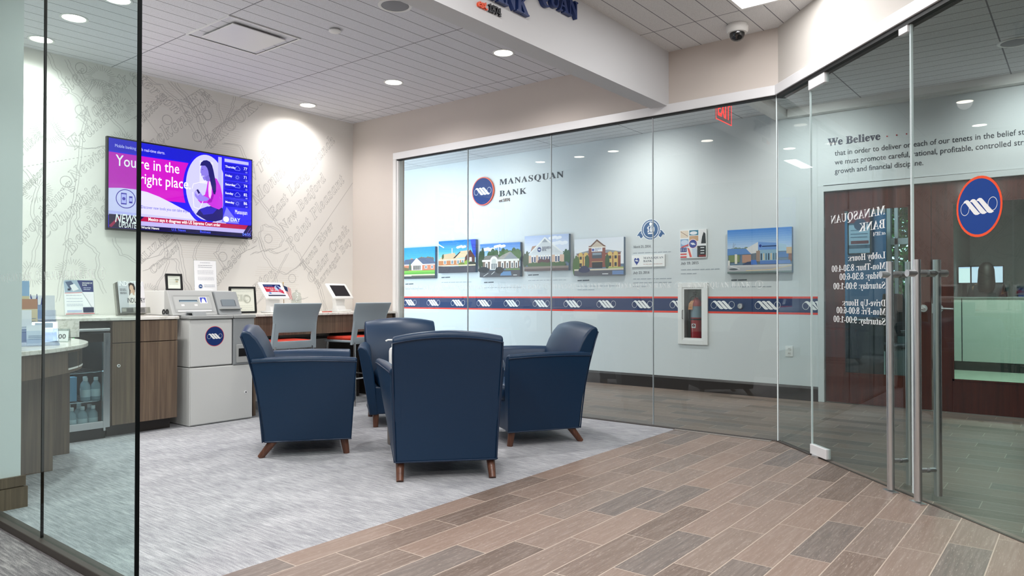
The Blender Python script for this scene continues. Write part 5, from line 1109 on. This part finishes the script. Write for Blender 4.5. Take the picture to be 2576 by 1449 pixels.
# fire extinguisher cabinet
t = thing('extinguisher_cabinet', 'white recessed wall cabinet with a narrow glass front', 'cabinet', on_wall(3.711, .529, .0), RZ)
W0, H0 = .36, .703; d = .022
def frame(mb, x0, x1, z0, z1, w_, y0, y1): return mb.box(x0, x0+w_, y0, y1, z0, z1).box(x1-w_, x1, y0, y1, z0, z1).box(x0+w_, x1-w_, y0, y1, z0, z0+w_).box(x0+w_, x1-w_, y0, y1, z1-w_, z1)
frame(MB(), 0, W0, 0, H0, .052, -d, 0).done('trim_frame', M_white, t, bevel=.002)
frame(MB(), .052, W0-.052, .052, H0-.052, .022, -.016, .002).done('door', M_white, t, bevel=.002)
box('door_glass', M_glassplain, .074, W0-.074, -.010, -.007, .074, H0-.074, parent=t)
MB().box(.056, .060, 0, .175, .056, H0-.056).box(W0-.060, W0-.056, 0, .175, .056, H0-.056).box(.056, W0-.056, .171, .175, .056, H0-.056).box(.056, W0-.056, 0, .175, .056, .060).box(.056, W0-.056, 0, .175, H0-.060, H0-.056).done('tub', M_grey3, t)
MB().tube([(.060, -.016, .29), (.060, -.034, .295), (.060, -.034, .385), (.060, -.016, .39)], .004, 8).done('pull', M_bronze, t, smooth=50)
t = thing('fire_extinguisher', 'red fire extinguisher with an orange tag inside the wall cabinet', 'fire extinguisher', (XB + .085, 3.715 - .185, .590))
RD = mat('extinguisher_red', '#a8141c', .3, coat=.5)
MB().lathe([(0, .002), (.058, .002), (.066, .010), (.066, .385), (.060, .42), (.040, .45), (.022, .462), (.022, .475)], n=36).done('cylinder', RD, t, smooth=40)
MB().lathe([(.0665, .245), (.0665, .375)], n=36, caps=False).done('instruction_label', mat('label_silver', '#8fa2ae', .4), t, smooth=60)
a = Art(.05, .05); a.rect('#eceae8', 0, 0, 1, 1); a.ell('#1a1a1c', .5, .55, .33); a.ell('#b8242c', .5, .62, .16); a.ell('#eceae8', .5, .45, .09); o = a.done('sticker', t, (-.0675, .03, .125), RZ)
hd = MB().cyl((0, 0, .47), (0, 0, .50), .02, n=20).box(-.075, .02, -.012, .012, .50, .512).box(-.07, .02, -.012, .012, .522, .532).done('valve_head', M_black, t, smooth=40)
MB().tube([(0, .02, .487), (0, .06, .48), (-.01, .078, .42), (-.012, .078, .22)], .010, 10).done('hose', M_black, t, smooth=60)
MB().cyl((-.072, .012, .470), (-.072, .012, .474), .010, n=12).done('gauge', M_chrome, t)
MB().lathe([(.0672, .215), (.0672, .232)], n=36, caps=False).done('strap', M_black, t, smooth=60)
a = Art(1, 1); a.poly('#e9a878', 0, 0, .055, 0, .058, .07, .075, .105, .035, .10, .012, .07); a.line('#8a5a3a', [(.012, .03), (.042, .03)], .004); a.line('#8a5a3a', [(.014, .055), (.046, .055)], .004)
o = a.done('inspection_tag', t, (-.078, .068, .335), RZ)
# outlet, door stop
t = thing('wall_outlet', 'white duplex outlet low on the corridor wall', 'outlet', on_wall(2.497, .446, .0), RZ)
box('cover_plate', M_white, 0, .078, -.006, 0, 0, .112, parent=t, bevel=.002)
for z in (.032, .080): o = MB().cyl((.039, -.006, z), (.039, -.009, z), .017, n=24).done('socket', M_whitematte, t); MB().box(.031, .034, -.0096, -.009, z-.004, z+.008).box(.044, .047, -.0096, -.009, z-.004, z+.008).done('slot', M_black, o)
t = thing('door_bumper', 'round steel wall bumper on the navy stripe', 'door stop', on_wall(2.979, .971, .002), RZ)
o = MB().lathe([(0, 0), (.034, 0), (.034, .008), (.024, .022), (.014, .022), (.010, .014), (0, .014)], n=32).done('cup', M_steel, t, smooth=40); o.rotation_euler = (PI/2, 0, 0)
# exit sign
t = thing('exit_sign', 'red edge lit EXIT sign hanging behind the straight glass partition', 'exit sign', (5.80, 2.42, 2.56))
box('panel', glass('exit_acrylic', '#f6e2e2', 1.0), 0, .34, 0, .008, 0, .22, parent=t)
ER = mat('exit_red', '#ff1f1a', .4, emit=3.0)
a = Art(.34, .22); k_ = 'EXIT'
V, F_, E__, W_x = text_geo('EXIT', 'sans', True, 0, 1.05, .02); a.text(ER, 'EXIT', .5, .2, .20, 'sans', 'c', 1.05, .02, width=.27)
a.line(ER, [(.01, .02), (.99, .02), (.99, .98), (.01, .98), (.01, .02)], .006); a.done('lettering', t, (0, -.0012, 0))
box('housing', M_alu, .02, .32, -.02, .028, .222, .25, parent=t, bevel=.002); MB().cyl((.17, .004, .25), (.17, .004, .47), .012, n=12).done('stem', M_alu, t)

# ------------------------------------------------------------------ rooms behind the mahogany doors
M_green = carpet_mat('office_carpet', '#8c978c', '#bac4b6', '#a4aea0')
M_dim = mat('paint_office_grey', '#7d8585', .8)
slab('floor', M_green, [(7.86, -2), (15, -2), (15, 3.6), (7.86, 3.6)], -.05, 0, 'office carpet behind the mahogany doors', 'floor')
slab('ceiling', M_whitematte, [(7.92, -2), (15, -2), (15, 3.6), (7.92, 3.6)], 2.9, 2.95, 'office ceiling behind the mahogany doors', 'ceiling')
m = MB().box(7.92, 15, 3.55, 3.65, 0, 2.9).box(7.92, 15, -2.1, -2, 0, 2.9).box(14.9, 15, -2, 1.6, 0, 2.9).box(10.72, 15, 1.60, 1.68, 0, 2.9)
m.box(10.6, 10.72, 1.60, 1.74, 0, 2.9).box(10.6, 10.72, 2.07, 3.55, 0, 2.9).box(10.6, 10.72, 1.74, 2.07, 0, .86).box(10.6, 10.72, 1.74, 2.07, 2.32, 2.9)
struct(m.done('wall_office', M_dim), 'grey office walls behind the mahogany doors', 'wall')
wn = struct(thing('window_9', 'bright window with leaves outside, seen through the first mahogany door', 'window', (10.6, 0, 0)), 'bright window with leaves outside, seen through the first mahogany door', 'window')
f = .04; m = MB().box(0, .10, 1.74, 1.74+f, .86, 2.32).box(0, .10, 2.07-f, 2.07, .86, 2.32).box(0, .10, 1.74, 2.07, .86, .90).box(0, .10, 1.74, 2.07, 2.28, 2.32).box(.02, .08, 1.945, 1.985, .9, 2.28).box(.02, .08, 1.78, 2.03, 1.76, 1.84)
m.done('window_frame', M_white, wn); box('pane', M_glassplain, .045, .05, 1.78, 2.03, .9, 2.28, parent=wn)
# tree outside
leafm, g, b_ = newmat('leaf_green'); b_.inputs['Base Color'].default_value = srgb('#86b866'); b_.inputs['Roughness'].default_value = .6
tl = g.n('ShaderNodeBsdfTranslucent'); tl.inputs[0].default_value = srgb('#9ccf74'); mx = g.n('ShaderNodeMixShader'); mx.inputs[0].default_value = .5
g.L.new(b_.outputs[0], mx.inputs[1]); g.L.new(tl.outputs[0], mx.inputs[2]); g.L.new(mx.outputs[0], g.N['Material Output'].inputs[0])
t = thing('tree', 'leafy green tree outside the office window', 'tree', (13.6, 2.85, 0))
MB().tube([(0, 0, 0), (.05, .02, .8), (.0, .05, 1.6), (.06, 0, 2.6)], .09, 10).done('trunk', mat('bark', '#5a4636', .9), t, smooth=60)
V = []; F = []; rr = random.Random(5)
for k in range(7000):
    q = rr.uniform(0, 2*PI); ph = math.acos(rr.uniform(-1, 1)); R = 1.0 * rr.uniform(.55, 1) ** .5; c = Vector((R*math.sin(ph)*math.cos(q)*.8, R*math.sin(ph)*math.sin(q)*1.05, 1.7 + 1.5*R*math.cos(ph)))
    u = Vector((rr.uniform(-1, 1), rr.uniform(-1, 1), rr.uniform(-1, 1))).normalized(); w_ = u.orthogonal().normalized(); i = len(V)
    V += [c - u*.06, c + w_*.03, c + u*.06, c - w_*.03]; F.append((i, i+1, i+2, i+3))
me = bpy.data.meshes.new('foliage'); me.from_pydata([tuple(v) for v in V], [], F); me.materials.append(leafm); link('foliage', me, t)
t2 = copy_tree(t); t2.location = (15.6, 3.05, 0); t2.scale = (1.25, 1.25, 1.2); t2['label'] = 'leafy green tree farther behind, outside the office window'; t['label'] = 'leafy green tree nearest the office window'; t['group'] = t2['group'] = 'trees outside the office'
struct(MB().box(10.72, 30, 1.68, 12, -.06, -.02).done('ground', mat('lawn', '#6f8a50', .9)), 'lawn outside the office window', 'ground')
# blue pull up banner with framed poster, black office chair, desk
t = thing('banner', 'tall teal blue pull up banner behind the first mahogany door', 'banner', (10.25, 2.29, 0), RZ)
box('banner_foot', M_alu, -.30, .30, -.08, .08, 0, .05, parent=t); a = Art(.56, 2.1); a.rect('#2f6f98', 0, 0, 1, 1); a.poly('#3f86ae', 0, 1, .2, 1, .12, 0, 0, 0); a.poly('#245a80', .5, .30, 1, .42, 1, 0, .5, 0); a.poly('#2b2f33', 0, .28, .42, .36, .52, .22, .64, .36, 1, .32, 1, 0, 0, 0)
a.done('banner_face', t, (-.28, -.004, .05)); box('banner_back', M_grey2, -.28, .28, 0, .003, .05, 2.15, parent=t)
t = thing('framed_poster', 'framed pale poster with a dark red bar hanging before the banner', 'poster', (10.12, 2.30, 1.62), RZ)
box('frame', M_black, -.14, .14, .0, .02, 0, .62, parent=t); a = Art(.25, .59); a.rect('#3f5f72', 0, 0, 1, 1); a.rect('#b8c8d4', 0, .18, 1, .62); a.rect('#8a4048', 0, .66, 1, 1); a.ell('#39506a', .55, .62, .3); a.rect('#7a3038', .1, .2, .95, .27); a.rect('#9fb4c4', .0, .0, 1, .1); greeked(a, '#5f7a90', .1, .9, (.5, .42, .35), .01); a.done('poster_face', t, (-.125, -.001, .015))
MB().cyl((0, .012, .62), (0, .012, 1.28), .006).done('hanging_rod', M_steel, t)
t = thing('office_chair', 'black mesh office chair behind the first mahogany door', 'office chair', (9.55, 1.92, 0), math.radians(70))
M_mesh = mat('chair_mesh', '#15181c', .6)
MB().rbox(-.24, .24, -.24, .24, .44, .52, .035).done('seat', M_mesh, t, smooth=50)
L = [[(-.24 + .02*abs(k), -.24 - .03*math.sin(PI*k/6), .60 + .085*k), (.24 - .02*abs(k), -.24 - .03*math.sin(PI*k/6), .60 + .085*k), (.24 - .02*abs(k), -.20 - .03*math.sin(PI*k/6), .60 + .085*k), (-.24 + .02*abs(k), -.20 - .03*math.sin(PI*k/6), .60 + .085*k)] for k in range(7)]
MB().loft(L).done('backrest', M_mesh, t, bevel=.012); MB().tube([(0, -.1, .45), (0, -.27, .46), (0, -.27, .64)], .025, 10).done('back_arm', M_black, t, smooth=60)
MB().cyl((0, 0, .10), (0, 0, .44), .03, n=16).done('gas_lift', M_steel, t, smooth=40)
for sx in (-1, 1): MB().tube([(sx*.2, .0, .46), (sx*.29, .0, .48), (sx*.29, .0, .66), (sx*.29, -.12, .67), (sx*.29, .13, .67)], .016, 8).done('armrest', M_black, t, smooth=60)
for k in range(5):
    q = 2*PI*k/5; b_ = MB().cyl((0, 0, .10), (.30*math.cos(q), .30*math.sin(q), .07), .022, .016, 10).done('spoke', M_chrome, t, smooth=40)
    MB().cyl((.30*math.cos(q)-.012, .30*math.sin(q), .032), (.30*math.cos(q)+.012, .30*math.sin(q), .032), .032, n=16).done('castor', M_black, b_, smooth=40)
t = thing('desk', 'dark cubicle desk behind the first mahogany door', 'desk', (8.9, 2.2, 0)); M_cub = mat('cubicle_dark', '#1d2428', .7, bump=.3, bscale=40)
box('privacy_panel', M_cub, 0, .03, -.42, .35, 0.02, .80, parent=t); box('desk_top', M_black, -.02, .6, -.42, .35, .80, .83, parent=t); box('chrome_edge', M_chrome, -.03, -.02, -.42, -.10, .805, .825, parent=t)
# green partition, desk, screens and seated person
t = thing('glass_partition', 'low pale green partition with dark base seen through the second mahogany door', 'partition', (12.42, 0, 0))
PG = mat('partition_green', '#c8cdc8', .25)
box('base_rail', M_base, 0, .06, -1.9, 1.58, 0, .125, parent=t); box('panel', PG, .01, .05, 1.445, 1.58, .13, 1.05, parent=t); box('panel', PG, .01, .05, -1.9, 1.435, .13, 1.05, parent=t); box('joint_post', M_black, .005, .055, 1.435, 1.445, .13, 1.055, parent=t); box('top_rail', M_grey2, -.01, .07, -1.9, 1.58, 1.05, 1.07, parent=t)
t = thing('office_desk', 'office desk behind the green partition', 'desk', (13.0, .9, 0))
box('desk_top', M_grey4, .09, .75, -.9, .66, .98, 1.01, parent=t)
for y in (-.85, .6): box('leg_panel', M_grey4, .02, .73, y, y + .03, 0, .98, parent=t)
def screen(lb, y0, y1, col):
    t = thing('monitor', lb, 'monitor', (13.25, (y0 + y1) / 2, 1.01)); h_ = (y1 - y0) / 2
    box('base', M_black, -.09, .09, -.07, .07, 0, .015, parent=t); box('neck', M_black, .0, .03, -.03, .03, .015, .30, parent=t); box('housing', M_black, -.02, .01, -h_ - .015, h_ + .015, .26, .54, parent=t)
    a = Art(h_ * 2, .245, 1.7); a.rect(col, 0, 0, 1, 1); a.rect('#c8d4ff', 0, .93, 1, 1); a.done('display', t, (-.0205, h_, .277), RZ)
screen('lit monitor at the edge of the second mahogany door', 1.42, 1.572, '#eef0ff'); screen('lit monitor half hidden by the seated person', 1.00, 1.40, '#dfe0ff')
t = thing('counter_screen', 'dark low screen glowing blue on the office desk', 'screen', (13.08, .62, 1.011)); box('stand', M_black, 0, .08, -.1, .1, 0, .02, parent=t); box('housing', M_black, .02, .05, -.2, .2, .02, .20, parent=t); a = Art(.36, .15, .4); a.rect('#12306a', 0, 0, 1, 1); a.rect('#2a6ad0', 0, .2, 1, .3); a.done('display', t, (.019, .18, .035), RZ)
st2 = thing('stool', 'tall office stool under the seated person', 'stool', (12.76, 1.17, 0)); MB().lathe([(0, .62), (.19, .62), (.21, .65), (.19, .68), (0, .68)], n=28).done('seat', M_black, st2, smooth=50); MB().cyl((0, 0, .06), (0, 0, .62), .03).lathe([(.22, 0), (.22, .02), (.03, .06)], n=28).done('pedestal', M_steel, st2, smooth=40); MB().tube([(.27*math.cos(2*PI*i/28), .27*math.sin(2*PI*i/28), .245) for i in range(28)], .012, 8, closed=True).cyl((-.27, 0, .245), (.27, 0, .245), .01).done('footring', M_steel, st2, smooth=60)
def skin(name, m, joints, edges, root, parent, sub=2):
    nm = list(joints); me = bpy.data.meshes.new(name); me.from_pydata([joints[k][0] for k in nm], [(nm.index(a), nm.index(b)) for a, b in edges], []); o = link(name, me, parent); me.materials.append(m)
    o.modifiers.new('skin', 'SKIN').use_smooth_shade = True; s = o.modifiers.new('sub', 'SUBSURF'); s.levels = sub; s.render_levels = sub
    for i, k in enumerate(nm): me.skin_vertices[0].data[i].radius = joints[k][1] if isinstance(joints[k][1], tuple) else (joints[k][1],) * 2; me.skin_vertices[0].data[i].use_root = (k == root)
    return o
pr = thing('person', 'person with long dark hair seated behind the green partition, facing the monitors', 'person', (12.76, 1.165, .715))
M_skin = mat('skin', '#b98a70', .55); M_hair = mat('dark_hair', '#17120f', .5); M_cloth = mat('dark_clothes', '#23262e', .8)
J = {'pel': ((0, 0, .09), (.12, .15)), 'waist': ((.0, 0, .25), (.095, .13)), 'chest': ((.02, 0, .43), (.11, .155)), 'nb': ((.02, 0, .555), (.06, .07)), 'neck': ((.03, 0, .62), .046), 'skull': ((.04, 0, .70), (.072, .068)), 'crown': ((.035, 0, .77), (.075, .066))}
Ed = [('pel', 'waist'), ('waist', 'chest'), ('chest', 'nb'), ('nb', 'neck'), ('neck', 'skull'), ('skull', 'crown')]
for sx, n_ in ((1, 'l'), (-1, 'r')):
    J.update({'hip'+n_: ((.06, sx*.09, .07), .085), 'knee'+n_: ((.44, sx*.10, .06), .058), 'ank'+n_: ((.24, sx*.10, -.37), .040), 'toe'+n_: ((.37, sx*.11, -.42), .032),
              'sh'+n_: ((.02, sx*.17, .50), .056), 'el'+n_: ((.08, sx*.225, .25), .042), 'wr'+n_: ((.27, sx*.17, .36), .028), 'palm'+n_: ((.34, sx*.16, .372), (.036, .016))})
    Ed += [('pel', 'hip'+n_), ('hip'+n_, 'knee'+n_), ('knee'+n_, 'ank'+n_), ('ank'+n_, 'toe'+n_), ('chest', 'sh'+n_), ('sh'+n_, 'el'+n_), ('el'+n_, 'wr'+n_), ('wr'+n_, 'palm'+n_)]
    for q, (dy, ln_) in enumerate(((-.030, .058), (-.011, .070), (.009, .072), (.028, .062))):
        a_, b_ = 'f%s%da' % (n_, q), 'f%s%db' % (n_, q); J[a_] = ((.372, sx*.16 + dy, .370), .0085); J[b_] = ((.372 + ln_, sx*.16 + dy*1.15, .350), .007); Ed += [('palm'+n_, a_), (a_, b_)]
    J['t'+n_] = ((.350, sx*(.16 - .055), .360), .009); Ed.append(('wr'+n_, 't'+n_))
bd = skin('body', M_skin, J, Ed, 'pel', pr)
Jc = {k: (J[k][0], tuple(r + .012 for r in (J[k][1] if isinstance(J[k][1], tuple) else (J[k][1],)*2))) for k in ('pel', 'waist', 'chest', 'nb', 'hipl', 'kneel', 'ankl', 'hipr', 'kneer', 'ankr', 'shl', 'ell', 'shr', 'elr', 'wrl', 'wrr')}
skin('clothing', M_cloth, Jc, [e for e in Ed if e[0] in Jc and e[1] in Jc], 'pel', pr)
MB().lathe([(0, .215), (.045, .205), (.085, .165), (.102, .10), (.106, .02), (.112, -.08), (.118, -.17), (.10, -.23), (.0, -.24)], (-.018, 0, .655), 24).done('hair', M_hair, pr, smooth=80)
m = MB().lathe([(0, .035), (.012, .02), (.016, -.012), (.0, -.02)], (.118, 0, .70), 10)
for sx in (-1, 1): m.lathe([(0, .012), (.011, 0), (0, -.012)], (.106, sx*.032, .735), 10)
m.box(.098, .112, -.024, .024, .655, .664).done('face_features', mat('lips', '#8a4a44', .5), pr, smooth=60)
l = light_panel(9.2, 2.3, 2.9, .6, .6, 'office light panel over the dark desk', 24, (.9, .97, 1)); light_panel(10.9, .6, 2.9, .6, 1.2, 'office light panel before the green partition', 95, (.98, 1, .97))
